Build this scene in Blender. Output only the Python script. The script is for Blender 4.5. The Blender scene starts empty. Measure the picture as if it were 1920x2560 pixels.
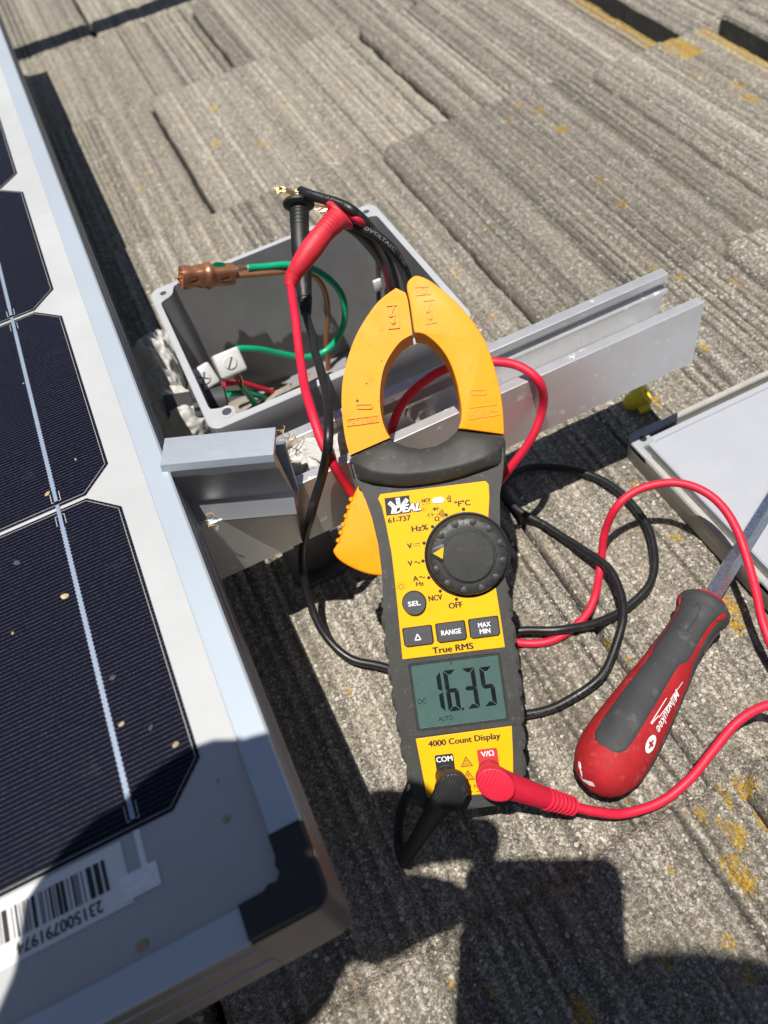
import bpy, bmesh, math, random
import numpy as np
from mathutils import Vector, Matrix, noise

random.seed(7)
rng = np.random.default_rng(11)
SC = bpy.context.scene
COL = SC.collection
PI = math.pi

# ------------------------------------------------------------------ camera
CAM_H = 0.42                                        # lens height above the mean roof surface (z = 0)
CAM_X = Vector((0.89876766, -0.41052616, -0.15389919))
CAM_DOWN = Vector((-0.41536445, -0.68496263, -0.59858046))
CAM_FWD = Vector((0.14031774, 0.60190901, -0.78614024))
CAM_POS = Vector((0, 0, CAM_H))
cam_data = bpy.data.cameras.new('camera')
cam = bpy.data.objects.new('camera', cam_data)
COL.objects.link(cam)
cam.matrix_world = Matrix((
    (CAM_X[0], -CAM_DOWN[0], -CAM_FWD[0], CAM_POS[0]),
    (CAM_X[1], -CAM_DOWN[1], -CAM_FWD[1], CAM_POS[1]),
    (CAM_X[2], -CAM_DOWN[2], -CAM_FWD[2], CAM_POS[2]),
    (0, 0, 0, 1)))
cam_data.sensor_fit = 'VERTICAL'
cam_data.sensor_height = 34.6
cam_data.lens = 2000 / 2560 * 34.6
cam_data.clip_start = 0.002
cam_data.clip_end = 500
cam_data.dof.use_dof = True
cam_data.dof.focus_distance = 0.40
cam_data.dof.aperture_fstop = 9.0
SC.camera = cam

# ------------------------------------------------------------------ sky, sun, exposure
SUN_DIR = Vector((0.12, 0.16, -1.0)).normalized()    # the way the light travels
w = bpy.data.worlds.new('World')
SC.world = w
w.use_nodes = True
wn = w.node_tree
sky = wn.nodes.new('ShaderNodeTexSky')
sky.sky_type = 'NISHITA'
sky.sun_disc = False
sky.sun_elevation = math.asin(-SUN_DIR.z)
sky.sun_rotation = math.atan2(-SUN_DIR.x, -SUN_DIR.y)
sky.dust_density = 0.6
wn.links.new(sky.outputs[0], wn.nodes['Background'].inputs[0])
wn.nodes['Background'].inputs[1].default_value = 0.05
sun_data = bpy.data.lights.new('sun', 'SUN')
sun_data.energy = 4.9
sun_data.angle = math.radians(0.53)
sun_data.color = (1.0, 0.955, 0.89)
sun = bpy.data.objects.new('sun', sun_data)
COL.objects.link(sun)
sun.rotation_euler = SUN_DIR.to_track_quat('-Z', 'Y').to_euler()
sun.location = (-0.5, -0.7, 4)
SC.view_settings.view_transform = 'Standard'
SC.view_settings.look = 'None'
SC.view_settings.gamma = 1
SC.view_settings.exposure = 0.26

# ------------------------------------------------------------------ survey helpers: photo measurements -> metres
def ray(px, py):
    a, b = (px - 960) / 2000, (py - 1280) / 2000
    return CAM_X * a + CAM_DOWN * b + CAM_FWD
def S(px, py, z):                                    # point at height z
    d = ray(px, py)
    return CAM_POS + d * ((z - CAM_H) / d.z)
def SY(px, py, y):                                   # point on the upright plane y
    d = ray(px, py)
    return CAM_POS + d * (y / d.y)
def lerp(a, b, t): return a + (b - a) * t
def V(*a): return Vector(a)

# ------------------------------------------------------------------ materials
def new_mat(name):
    m = bpy.data.materials.new(name)
    m.use_nodes = True
    return m, m.node_tree, m.node_tree.nodes['Principled BSDF']
def node(nt, kind, ins=None, **props):
    n = nt.nodes.new(kind)
    for k, v in props.items(): setattr(n, k, v)
    for k, v in (ins or {}).items():
        if hasattr(v, 'node'): nt.links.new(v, n.inputs[k])
        else: n.inputs[k].default_value = v
    return n
def rgba(c): return (c[0], c[1], c[2], 1)
def ramp(nt, fac, stops, interp='LINEAR'):
    n = nt.nodes.new('ShaderNodeValToRGB')
    n.color_ramp.interpolation = interp
    el = n.color_ramp.elements
    while len(el) < len(stops): el.new(0.5)
    for e, (p, c) in zip(el, stops):
        e.position = p
        e.color = rgba(c) if isinstance(c, (tuple, list)) else (c, c, c, 1)
    nt.links.new(fac, n.inputs[0])
    return n.outputs[0]
def mix(nt, fac, a, b, blend='MIX'):
    n = nt.nodes.new('ShaderNodeMix')
    n.data_type = 'RGBA'
    n.blend_type = blend
    for sock, v in ((n.inputs[0], fac), (n.inputs[6], a), (n.inputs[7], b)):
        if hasattr(v, 'node'): nt.links.new(v, sock)
        else: sock.default_value = v if not isinstance(v, tuple) else rgba(v)
    return n.outputs[2]
def mat(name, col, rough=0.5, metal=0.0, var=0.12, vscale=60, bump=0.0, bscale=900, dirt=None, dirt_amt=0.0,
        dirt_scale=120, coat=0.0, spec=0.5, stretch=None, rvar=0.06, specks=0):
    m, nt, b = new_mat(name)
    tc = node(nt, 'ShaderNodeTexCoord')
    co = tc.outputs['Object']
    if stretch:
        co = node(nt, 'ShaderNodeMapping', {'Vector': co, 'Scale': stretch}).outputs[0]
    nz = node(nt, 'ShaderNodeTexNoise', {'Vector': co, 'Scale': vscale, 'Detail': 6, 'Roughness': 0.62})
    lo = tuple(c * (1 - var) for c in col)
    hi = tuple(min(1, c * (1 + var)) for c in col)
    c = ramp(nt, nz.outputs[0], [(0.3, lo), (0.7, hi)])
    if dirt_amt > 0:
        dn = node(nt, 'ShaderNodeTexNoise', {'Vector': co, 'Scale': dirt_scale, 'Detail': 8, 'Roughness': 0.7})
        f = ramp(nt, dn.outputs[0], [(0.60 - dirt_amt * 0.12, 0.0), (0.74 - dirt_amt * 0.08, min(1, 0.45 + dirt_amt * 0.5))])
        c = mix(nt, f, c, dirt or (0.2, 0.17, 0.13))
    b.inputs['Metallic'].default_value = metal
    if specks:                                        # pale oxide blooms
        wb = node(nt, 'ShaderNodeTexNoise', {'Vector': co, 'Scale': specks * 5, 'Detail': 3})
        wc = mix(nt, 0.004, co, wb.outputs['Color'], 'LINEAR_LIGHT')
        sv = node(nt, 'ShaderNodeTexVoronoi', {'Vector': wc, 'Scale': specks, 'Randomness': 1.0})
        ss = node(nt, 'ShaderNodeSeparateColor', {'Color': sv.outputs['Color']})
        rad = node(nt, 'ShaderNodeMath', {0: ss.outputs[0], 1: 0.80, 2: -0.46}, operation='MULTIPLY_ADD')
        k = node(nt, 'ShaderNodeMath', {0: sv.outputs['Distance'], 1: rad.outputs[0]}, operation='LESS_THAN')
        k2 = node(nt, 'ShaderNodeMath', {0: k.outputs[0], 1: 0.9}, operation='MULTIPLY')
        c = mix(nt, k2.outputs[0], c, (0.86, 0.85, 0.82))
        mt = node(nt, 'ShaderNodeMath', {0: k2.outputs[0], 1: -metal, 2: metal}, operation='MULTIPLY_ADD')
        nt.links.new(mt.outputs[0], b.inputs['Metallic'])
    nt.links.new(c, b.inputs['Base Color'])
    rn = node(nt, 'ShaderNodeTexNoise', {'Vector': co, 'Scale': vscale * 2.3, 'Detail': 5})
    r = ramp(nt, rn.outputs[0], [(0.3, max(0.03, rough - rvar)), (0.7, min(1, rough + rvar))])
    nt.links.new(r, b.inputs['Roughness'])
    b.inputs['Specular IOR Level'].default_value = spec
    b.inputs['Coat Weight'].default_value = coat
    b.inputs['Coat Roughness'].default_value = 0.12
    if bump > 0:
        bn = node(nt, 'ShaderNodeTexNoise', {'Vector': co, 'Scale': bscale, 'Detail': 4, 'Roughness': 0.6})
        bp = node(nt, 'ShaderNodeBump', {'Height': bn.outputs[0], 'Strength': min(1, bump), 'Distance': 0.0006})
        nt.links.new(bp.outputs[0], b.inputs['Normal'])
    return m

M = {}
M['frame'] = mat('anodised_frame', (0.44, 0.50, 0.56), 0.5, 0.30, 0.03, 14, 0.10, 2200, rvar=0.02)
M['frame_side_shaded'] = mat('frame_side_shaded', (0.17, 0.155, 0.165), 0.5, 0.5, 0.06, 30, 0.1, 1200, rvar=0.03)  # darker copy of the frame metal: shade put into the upright faces
M['rail'] = mat('mill_aluminium', (0.70, 0.70, 0.705), 0.42, 0.72, 0.05, 40, 0.12, 1500, (0.85, 0.84, 0.80), 0.05, 210, rvar=0.03, specks=150)
M['clamp'] = mat('brushed_aluminium', (0.62, 0.66, 0.71), 0.40, 0.85, 0.05, 30, 0.15, 300, stretch=(2, 60, 60), rvar=0.03)
M['sawn'] = mat('sawn_aluminium', (0.55, 0.50, 0.47), 0.5, 0.6, 0.3, 500, 0.6, 1800, (0.1, 0.08, 0.07), 0.5, 300)
M['steel'] = mat('zinc_steel', (0.78, 0.78, 0.76), 0.32, 0.35, 0.06, 140, 0.1, 900, rvar=0.02)
M['chrome'] = mat('worn_chrome', (0.72, 0.74, 0.78), 0.25, 1.0, 0.12, 300, 0.4, 1500, (0.35, 0.34, 0.35), 0.3, 250)
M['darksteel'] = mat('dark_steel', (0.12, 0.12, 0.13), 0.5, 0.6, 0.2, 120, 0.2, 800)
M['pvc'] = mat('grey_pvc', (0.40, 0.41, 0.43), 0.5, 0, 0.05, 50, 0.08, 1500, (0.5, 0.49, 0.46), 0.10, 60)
M['pvc_in_shaded'] = mat('grey_pvc_inside_shaded', (0.235, 0.236, 0.24), 0.45, 0, 0.08, 45, 0.05, 1500, (0.32, 0.31, 0.30), 0.12, 70)  # same PVC as the rim; the dimmer inside light is put into the colour
M['lid'] = mat('pale_grey_pvc', (0.37, 0.385, 0.42), 0.45, 0, 0.04, 30, 0.08, 1500, (0.42, 0.41, 0.38), 0.15, 130)
M['lid_rim'] = mat('weathered_lid_rim', (0.37, 0.365, 0.335), 0.55, 0, 0.1, 90, 0.15, 1200, (0.3, 0.27, 0.22), 0.4, 160)
M['lid_corner'] = mat('lid_corner_pvc', (0.33, 0.345, 0.36), 0.5, 0, 0.06, 90, 0.1, 1200)
M['gasket'] = mat('dirty_gasket', (0.10, 0.09, 0.075), 0.85, 0, 0.3, 200, 0.4, 900)
M['orange'] = mat('amber_plastic', (0.87, 0.325, 0.003), 0.5, 0, 0.04, 45, 0.12, 2200, (0.46, 0.15, 0.012), 0.22, 120, spec=0.3)
M['face'] = mat('amber_face', (0.88, 0.44, 0.002), 0.5, 0, 0.03, 60, 0.06, 2500, (0.5, 0.25, 0.02), 0.05, 200, spec=0.3)
M['body'] = mat('charcoal_plastic', (0.040, 0.040, 0.036), 0.50, 0, 0.18, 90, 0.35, 2600, (0.22, 0.21, 0.18), 0.16, 260)
M['rubber'] = mat('charcoal_rubber', (0.038, 0.036, 0.033), 0.58, 0, 0.2, 90, 0.3, 2600, (0.2, 0.19, 0.17), 0.22, 240)
M['knob'] = mat('knob_plastic', (0.026, 0.027, 0.026), 0.45, 0, 0.15, 120, 0.15, 2600, (0.16, 0.15, 0.13), 0.12, 300)
M['button'] = mat('button_rubber', (0.06, 0.062, 0.068), 0.55, 0, 0.1, 200, 0.1, 2600)
M['ink'] = mat('black_ink', (0.012, 0.011, 0.010), 0.55, 0, 0.2, 300)
M['white'] = mat('white_ink', (0.80, 0.80, 0.80), 0.5, 0, 0.04, 200)
M['redink'] = mat('red_ink', (0.72, 0.03, 0.03), 0.5, 0, 0.05, 200)
M['lcd'] = mat('lcd_glass', (0.064, 0.120, 0.108), 0.3, 0, 0.05, 60, 0.0, 100, (0.16, 0.2, 0.2), 0.1, 300, coat=0.6)
M['lcdseg'] = mat('lcd_segment', (0.006, 0.009, 0.011), 0.3, 0, 0.1, 100)
M['red'] = mat('red_pvc', (0.62, 0.011, 0.042), 0.52, 0, 0.08, 80, 0.15, 1800, (0.25, 0.03, 0.04), 0.22, 150)
M['redgrip'] = mat('red_grip', (0.60, 0.022, 0.040), 0.5, 0, 0.10, 120, 0.2, 1600, (0.16, 0.02, 0.03), 0.25, 130)
M['black'] = mat('black_pvc', (0.012, 0.012, 0.013), 0.38, 0, 0.2, 90, 0.12, 1800, (0.12, 0.11, 0.1), 0.1, 260)
M['blackgrip'] = mat('black_grip', (0.014, 0.014, 0.015), 0.48, 0, 0.2, 90, 0.2, 1800, (0.12, 0.12, 0.11), 0.12, 220)
M['greycable'] = mat('weathered_black_cable', (0.055, 0.055, 0.056), 0.5, 0, 0.2, 90, 0.15, 1800)
M['green'] = mat('green_insulation', (0.006, 0.36, 0.17), 0.3, 0, 0.06, 60, 0.05, 1500)
M['copper'] = mat('copper', (0.70, 0.36, 0.20), 0.33, 0.95, 0.2, 200, 0.3, 1500, (0.22, 0.10, 0.06), 0.3, 200)
M['oldcopper'] = mat('dull_copper', (0.40, 0.185, 0.095), 0.42, 0.6, 0.12, 160, 0.15, 1500, (0.2, 0.09, 0.05), 0.15, 160)
M['gold'] = mat('bright_strands', (0.85, 0.55, 0.25), 0.3, 1.0, 0.2, 300, 0.3, 1500)
M['yellow'] = mat('yellow_plastic', (0.80, 0.66, 0.03), 0.45, 0, 0.08, 90, 0.15, 1500, (0.4, 0.33, 0.05), 0.2, 180)
M['caulk'] = mat('white_caulk', (0.50, 0.49, 0.46), 0.6, 0, 0.06, 80, 0.2, 500, (0.36, 0.32, 0.26), 0.12, 110)
M['sred'] = mat('driver_red', (0.37, 0.013, 0.017), 0.7, 0, 0.18, 90, 0.3, 1800, (0.50, 0.14, 0.13), 0.32, 150, spec=0.35)
M['sblack'] = mat('driver_rubber', (0.042, 0.042, 0.045), 0.68, 0, 0.18, 70, 0.35, 2400, (0.15, 0.145, 0.14), 0.3, 110)
M['straw'] = mat('dry_straw', (0.42, 0.30, 0.14), 0.7, 0, 0.25, 300)
M['foil'] = mat('tinned_foil', (0.80, 0.80, 0.80), 0.35, 0.7, 0.1, 500, 0.5, 900)
M['sheet'] = None
M['skin'] = mat('skin', (0.55, 0.33, 0.24), 0.5, 0, 0.08, 60, 0.1, 900)
M['shirt'] = mat('navy_cloth', (0.05, 0.06, 0.10), 0.9, 0, 0.15, 90, 0.3, 700)
M['phone'] = mat('phone_case', (0.02, 0.02, 0.022), 0.4, 0, 0.1, 60)

def laminate(name, base, kind):
    """glass-fronted laminate with grit, water marks and lichen specks"""
    m, nt, b = new_mat(name)
    co = node(nt, 'ShaderNodeTexCoord').outputs['Object']
    nz = node(nt, 'ShaderNodeTexNoise', {'Vector': co, 'Scale': 14, 'Detail': 7, 'Roughness': 0.65})
    c = ramp(nt, nz.outputs[0], [(0.3, tuple(k * 0.92 for k in base)), (0.7, tuple(min(1, k * 1.08) for k in base))])
    if kind == 'cell':
        sx = node(nt, 'ShaderNodeSeparateXYZ', {'Vector': co})
        t = node(nt, 'ShaderNodeMath', {0: sx.outputs[1], 1: 1 / 0.00194}, operation='MULTIPLY')
        fr = node(nt, 'ShaderNodeMath', {0: t.outputs[0]}, operation='FRACT')
        lt = node(nt, 'ShaderNodeMath', {0: fr.outputs[0], 1: 0.050}, operation='LESS_THAN')
        wob = node(nt, 'ShaderNodeTexNoise', {'Vector': co, 'Scale': 900, 'Detail': 2})
        k = node(nt, 'ShaderNodeMath', {0: lt.outputs[0], 1: wob.outputs[0]}, operation='MULTIPLY')
        c = mix(nt, k.outputs[0], c, (0.30, 0.285, 0.26))
        gr = node(nt, 'ShaderNodeTexNoise', {'Vector': co, 'Scale': 420, 'Detail': 6, 'Roughness': 0.75})
        f = ramp(nt, gr.outputs[0], [(0.62, 0.0), (0.82, 0.30)])
        c = mix(nt, f, c, (0.13, 0.12, 0.11))
        st = node(nt, 'ShaderNodeTexNoise', {'Vector': co, 'Scale': 60, 'Detail': 9, 'Roughness': 0.7})
        f = ramp(nt, st.outputs[0], [(0.60, 0.0), (0.78, 0.16)])
        c = mix(nt, f, c, (0.15, 0.145, 0.15))
    else:
        gr = node(nt, 'ShaderNodeTexNoise', {'Vector': co, 'Scale': 700, 'Detail': 4, 'Roughness': 0.7})
        f = ramp(nt, gr.outputs[0], [(0.5, 0.0), (0.8, 0.35)])
        c = mix(nt, f, c, (0.42, 0.41, 0.38))
        st = node(nt, 'ShaderNodeTexNoise', {'Vector': co, 'Scale': 75, 'Detail': 5, 'Roughness': 0.6})
        f = ramp(nt, st.outputs[0], [(0.68, 0.0), (0.75, 0.4)])
        c = mix(nt, f, c, (0.45, 0.40, 0.32))
    nt.links.new(c, b.inputs['Base Color'])
    b.inputs['Roughness'].default_value = 0.38 if kind == 'cell' else 0.45
    b.inputs['Specular IOR Level'].default_value = 0.10 if kind == 'cell' else 0.25
    b.inputs['Coat Weight'].default_value = 0.06
    b.inputs['Coat Roughness'].default_value = 0.25
    return m
M['cell'] = laminate('silicon_cell', (0.0036, 0.0042, 0.0135), 'cell')
M['sheet'] = laminate('white_backsheet', (0.44, 0.45, 0.455), 'sheet')

def roof_material():
    m, nt, b = new_mat('concrete_shake')
    co = node(nt, 'ShaderNodeTexCoord').outputs['Object']
    at = node(nt, 'ShaderNodeAttribute', attribute_name='tone')
    li = node(nt, 'ShaderNodeAttribute', attribute_name='lichen')
    sk = node(nt, 'ShaderNodeAttribute', attribute_name='streak')
    big = node(nt, 'ShaderNodeTexNoise', {'Vector': co, 'Scale': 9, 'Detail': 8, 'Roughness': 0.68})
    c = ramp(nt, big.outputs[0], [(0.28, (0.235, 0.203, 0.152)), (0.5, (0.30, 0.262, 0.200)), (0.72, (0.365, 0.320, 0.248))])
    # exposed aggregate: sharp pale and dark grit of three sizes
    for scale, amt, stops in ((620, 0.9, [(0.0, (0.075, 0.070, 0.06)), (0.25, (0.15, 0.137, 0.115)), (0.5, (0.24, 0.218, 0.18)), (0.72, (0.33, 0.30, 0.255)), (0.84, (0.58, 0.55, 0.49)), (1.0, (0.85, 0.83, 0.78))]),
                              (1350, 0.72, [(0.0, (0.04, 0.037, 0.032)), (0.35, (0.16, 0.145, 0.12)), (0.7, (0.31, 0.282, 0.236)), (1.0, (0.82, 0.79, 0.72))])):
        ds = node(nt, 'ShaderNodeTexNoise', {'Vector': co, 'Scale': scale * 1.3, 'Detail': 2})
        wv = mix(nt, 0.0012, co, ds.outputs['Color'], 'LINEAR_LIGHT')
        vo = node(nt, 'ShaderNodeTexVoronoi', {'Vector': wv, 'Scale': scale, 'Randomness': 1.0})
        sep = node(nt, 'ShaderNodeSeparateColor', {'Color': vo.outputs['Color']})
        g = ramp(nt, sep.outputs[0], stops)
        pn = node(nt, 'ShaderNodeTexNoise', {'Vector': co, 'Scale': 22, 'Detail': 4})
        pf = ramp(nt, pn.outputs[0], [(0.35, amt * 0.5), (0.62, amt)])
        c = mix(nt, pf, c, g)
    # worn pale ridges and dirty troughs along the wood-grain moulding
    sf = ramp(nt, sk.outputs['Fac'], [(0.0, 0.38), (0.30, 0.76), (0.5, 0.93), (0.75, 1.12), (1.0, 1.45)])
    c = mix(nt, 1.0, c, sf, 'MULTIPLY')
    mp = node(nt, 'ShaderNodeMapping', {'Vector': co, 'Scale': (360, 2.2, 20)})
    sn = node(nt, 'ShaderNodeTexNoise', {'Vector': mp.outputs[0], 'Scale': 1, 'Detail': 4, 'Roughness': 0.6})
    sf = ramp(nt, sn.outputs[0], [(0.30, 0.80), (0.5, 1.0), (0.70, 1.18)])
    c = mix(nt, 1.0, c, sf, 'MULTIPLY')
    # scattered white and rusty pebbles
    for scale, cut, rad in ((240, 0.82, 0.30), (420, 0.80, 0.34)):
        vo = node(nt, 'ShaderNodeTexVoronoi', {'Vector': co, 'Scale': scale, 'Randomness': 1.0})
        sep = node(nt, 'ShaderNodeSeparateColor', {'Color': vo.outputs['Color']})
        pick = node(nt, 'ShaderNodeMath', {0: sep.outputs[1], 1: cut}, operation='GREATER_THAN')
        near = node(nt, 'ShaderNodeMath', {0: vo.outputs['Distance'], 1: rad}, operation='LESS_THAN')
        k = node(nt, 'ShaderNodeMath', {0: pick.outputs[0], 1: near.outputs[0]}, operation='MULTIPLY')
        k2 = node(nt, 'ShaderNodeMath', {0: k.outputs[0], 1: 0.85}, operation='MULTIPLY')
        peb = ramp(nt, sep.outputs[2], [(0.0, (0.34, 0.21, 0.13)), (0.15, (0.40, 0.37, 0.32)), (1.0, (0.78, 0.76, 0.71))])
        c = mix(nt, k2.outputs[0], c, peb)
    # rusty brown blotches
    rn = node(nt, 'ShaderNodeTexNoise', {'Vector': co, 'Scale': 60, 'Detail': 7, 'Roughness': 0.75})
    rf = ramp(nt, rn.outputs[0], [(0.66, 0.0), (0.76, 0.5)])
    c = mix(nt, rf, c, (0.29, 0.17, 0.085))
    # granular lichen
    lv = node(nt, 'ShaderNodeTexVoronoi', {'Vector': co, 'Scale': 900, 'Randomness': 1.0})
    lsep = node(nt, 'ShaderNodeSeparateColor', {'Color': lv.outputs['Color']})
    ln = node(nt, 'ShaderNodeTexNoise', {'Vector': co, 'Scale': 130, 'Detail': 7, 'Roughness': 0.75})
    lm = node(nt, 'ShaderNodeMath', {0: ln.outputs[0], 1: 0.55, 2: -0.16}, operation='MULTIPLY_ADD')
    l2 = node(nt, 'ShaderNodeMath', {0: lsep.outputs[0], 1: 0.38}, operation='MULTIPLY')
    l3 = node(nt, 'ShaderNodeMath', {0: lm.outputs[0], 1: l2.outputs[0]}, operation='ADD')
    ls = node(nt, 'ShaderNodeMath', {0: li.outputs['Fac'], 1: l3.outputs[0]}, operation='MULTIPLY')
    lf = ramp(nt, ls.outputs[0], [(0.165, 0.0), (0.22, 0.85)])
    lc = ramp(nt, lsep.outputs[1], [(0.0, (0.30, 0.17, 0.02)), (0.6, (0.50, 0.31, 0.02)), (1.0, (0.68, 0.46, 0.04))])
    c = mix(nt, lf, c, lc)
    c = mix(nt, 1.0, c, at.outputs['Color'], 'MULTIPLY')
    c = mix(nt, 1.0, c, (1.03, 1.0, 0.945), 'MULTIPLY')
    nt.links.new(c, b.inputs['Base Color'])
    b.inputs['Roughness'].default_value = 0.85
    b.inputs['Specular IOR Level'].default_value = 0.4
    v2 = node(nt, 'ShaderNodeTexVoronoi', {'Vector': co, 'Scale': 620, 'Randomness': 1.0})
    n2 = node(nt, 'ShaderNodeTexNoise', {'Vector': co, 'Scale': 700, 'Detail': 6, 'Roughness': 0.8})
    h = node(nt, 'ShaderNodeMath', {0: n2.outputs[0], 1: v2.outputs['Distance']}, operation='SUBTRACT')
    b0 = node(nt, 'ShaderNodeBump', {'Height': sn.outputs[0], 'Strength': 0.7, 'Distance': 0.0014})
    b1 = node(nt, 'ShaderNodeBump', {'Height': h.outputs[0], 'Strength': 0.9, 'Distance': 0.0013, 'Normal': b0.outputs[0]})
    nt.links.new(b1.outputs[0], b.inputs['Normal'])
    return m
M['roof'] = roof_material()

# ------------------------------------------------------------------ mesh builder
class MB:
    def __init__(s): s.v = []; s.f = []
    def add(s, vs, fs):
        o = len(s.v)
        s.v += [Vector(p) for p in vs]
        s.f += [[i + o for i in f] for f in fs]
        return s
    def bm(s, bm):
        bm.verts.index_update()
        s.add([p.co.copy() for p in bm.verts], [[q.index for q in f.verts] for f in bm.faces])
        bm.free()
        return s
    def xf(s, m):
        s.v = [m @ p for p in s.v]
        return s
    def join(s, o): return s.add(o.v, o.f)
    def prism(s, pts, z0, z1, bev=0.0, seg=2, both=False, m=None):
        bm = bmesh.new()
        vs = [bm.verts.new((p[0], p[1], z0)) for p in pts]
        f = bm.faces.new(vs)
        r = bmesh.ops.extrude_face_region(bm, geom=[f])
        tv = [e for e in r['geom'] if isinstance(e, bmesh.types.BMVert)]
        for q in tv: q.co.z = z1
        bmesh.ops.recalc_face_normals(bm, faces=bm.faces)
        if bev > 0:
            es = [e for e in bm.edges if all(abs(q.co.z - z1) < 1e-9 for q in e.verts) or (both and all(abs(q.co.z - z0) < 1e-9 for q in e.verts))]
            bmesh.ops.bevel(bm, geom=es, offset=bev, segments=seg, affect='EDGES', profile=0.5, clamp_overlap=True)
        if m is not None: bm.transform(m)
        return s.bm(bm)
    def box(s, a, b, bev=0.0, m=None, seg=2):
        bm = bmesh.new()
        bmesh.ops.create_cube(bm, size=1)
        for q in bm.verts:
            q.co = Vector(((a[0] + b[0]) / 2 + q.co.x * (b[0] - a[0]), (a[1] + b[1]) / 2 + q.co.y * (b[1] - a[1]), (a[2] + b[2]) / 2 + q.co.z * (b[2] - a[2])))
        if bev > 0:
            bmesh.ops.bevel(bm, geom=list(bm.edges), offset=bev, segments=seg, affect='EDGES', profile=0.5, clamp_overlap=True)
        if m is not None: bm.transform(m)
        return s.bm(bm)
    def tube(s, pts, rad, n=14, caps=True, squash=None, up=None):
        """pts: dense list of Vectors; rad: number or list; squash: (a, b) factors across"""
        N = len(pts)
        R = rad if isinstance(rad, (list, tuple)) else [rad] * N
        tans = []
        for i in range(N):
            d = pts[min(N - 1, i + 1)] - pts[max(0, i - 1)]
            tans.append(d.normalized() if d.length > 1e-9 else (tans[-1] if tans else V(0, 0, 1)))
        nrm = up or (V(0, 0, 1) if abs(tans[0].z) < 0.9 else V(0, 1, 0))
        vs, fs = [], []
        for i in range(N):
            t = tans[i]
            nrm = nrm - t * nrm.dot(t)
            nrm.normalize()
            bi = t.cross(nrm)
            for k in range(n):
                a = 2 * PI * k / n
                q = squash or (1, 1)
                vs.append(pts[i] + nrm * (R[i] * q[0] * math.cos(a)) + bi * (R[i] * q[1] * math.sin(a)))
        for i in range(N - 1):
            for k in range(n):
                fs.append([i * n + k, i * n + (k + 1) % n, (i + 1) * n + (k + 1) % n, (i + 1) * n + k])
        if caps:
            fs.append([k for k in range(n)][::-1])
            fs.append([(N - 1) * n + k for k in range(n)])
        return s.add(vs, fs)
    def lathe(s, prof, n=32, m=None):
        """prof: (r, z) list, turned about z"""
        vs, fs = [], []
        for r, z in prof:
            for k in range(n):
                a = 2 * PI * k / n
                vs.append(Vector((r * math.cos(a), r * math.sin(a), z)))
        for i in range(len(prof) - 1):
            for k in range(n):
                fs.append([i * n + k, i * n + (k + 1) % n, (i + 1) * n + (k + 1) % n, (i + 1) * n + k])
        fs.append(list(range(n))[::-1])
        fs.append([(len(prof) - 1) * n + k for k in range(n)])
        if m is not None: vs = [m @ p for p in vs]
        return s.add(vs, fs)
    def build(s, name, material, parent=None, local=False, smooth=True, angle=38, fix=True):
        me = bpy.data.meshes.new(name)
        vs = s.v
        if parent is not None and not local:
            inv = MW[parent.name].inverted()
            vs = [inv @ p for p in vs]
        me.from_pydata([tuple(p) for p in vs], [], s.f)
        if fix:
            bm = bmesh.new()
            bm.from_mesh(me)
            bmesh.ops.recalc_face_normals(bm, faces=bm.faces)
            bm.to_mesh(me)
            bm.free()
        me.materials.append(material)
        if smooth:
            me.shade_smooth()
            me.set_sharp_from_angle(angle=math.radians(angle))
        o = bpy.data.objects.new(name, me)
        COL.objects.link(o)
        if parent is not None:
            o.parent = parent
        MW[o.name] = (MW[parent.name] if parent is not None else Matrix.Identity(4))
        return o
MW = {}
def thing(name, label, cat, loc=None, group=None, matrix=None):
    o = bpy.data.objects.new(name, None)
    o.empty_display_size = 0.02
    COL.objects.link(o)
    mw = matrix if matrix is not None else Matrix.Translation(Vector(loc or (0, 0, 0)))
    o.matrix_world = mw
    MW[o.name] = mw.copy()
    return tag(o, label, cat, group)
def tag(o, label, cat, group=None):
    o['label'] = label
    o['category'] = cat
    if group: o['group'] = group
    return o
def spline(ctrl, per=10):
    """Catmull-Rom through the points"""
    P = [Vector(p) for p in ctrl]
    P = [P[0] * 2 - P[1]] + P + [P[-1] * 2 - P[-2]]
    out = []
    for i in range(1, len(P) - 2):
        a, b, c, d = P[i - 1:i + 3]
        for k in range(per):
            t = k / per
            out.append(0.5 * ((2 * b) + (c - a) * t + (2 * a - 5 * b + 4 * c - d) * t * t + (3 * b - a - 3 * c + d) * t ** 3))
    out.append(P[-2].copy())
    return out
def ribbon(poly, th):
    """outline of a bent strip: the open polyline thickened to one side"""
    n = len(poly)
    off = []
    for i in range(n):
        p = Vector(poly[i])
        d1 = (Vector(poly[i]) - Vector(poly[i - 1])).normalized() if i > 0 else None
        d2 = (Vector(poly[i + 1]) - Vector(poly[i])).normalized() if i < n - 1 else None
        n1 = Vector((-d1.y, d1.x)) if d1 else None
        n2 = Vector((-d2.y, d2.x)) if d2 else None
        if n1 is None: q = p + n2 * th
        elif n2 is None: q = p + n1 * th
        else:
            bis = (n1 + n2).normalized()
            q = p + bis * (th / max(0.3, bis.dot(n1)))
        off.append((q.x, q.y))
    return [tuple(p) for p in poly] + off[::-1]
_tc = {}
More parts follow.
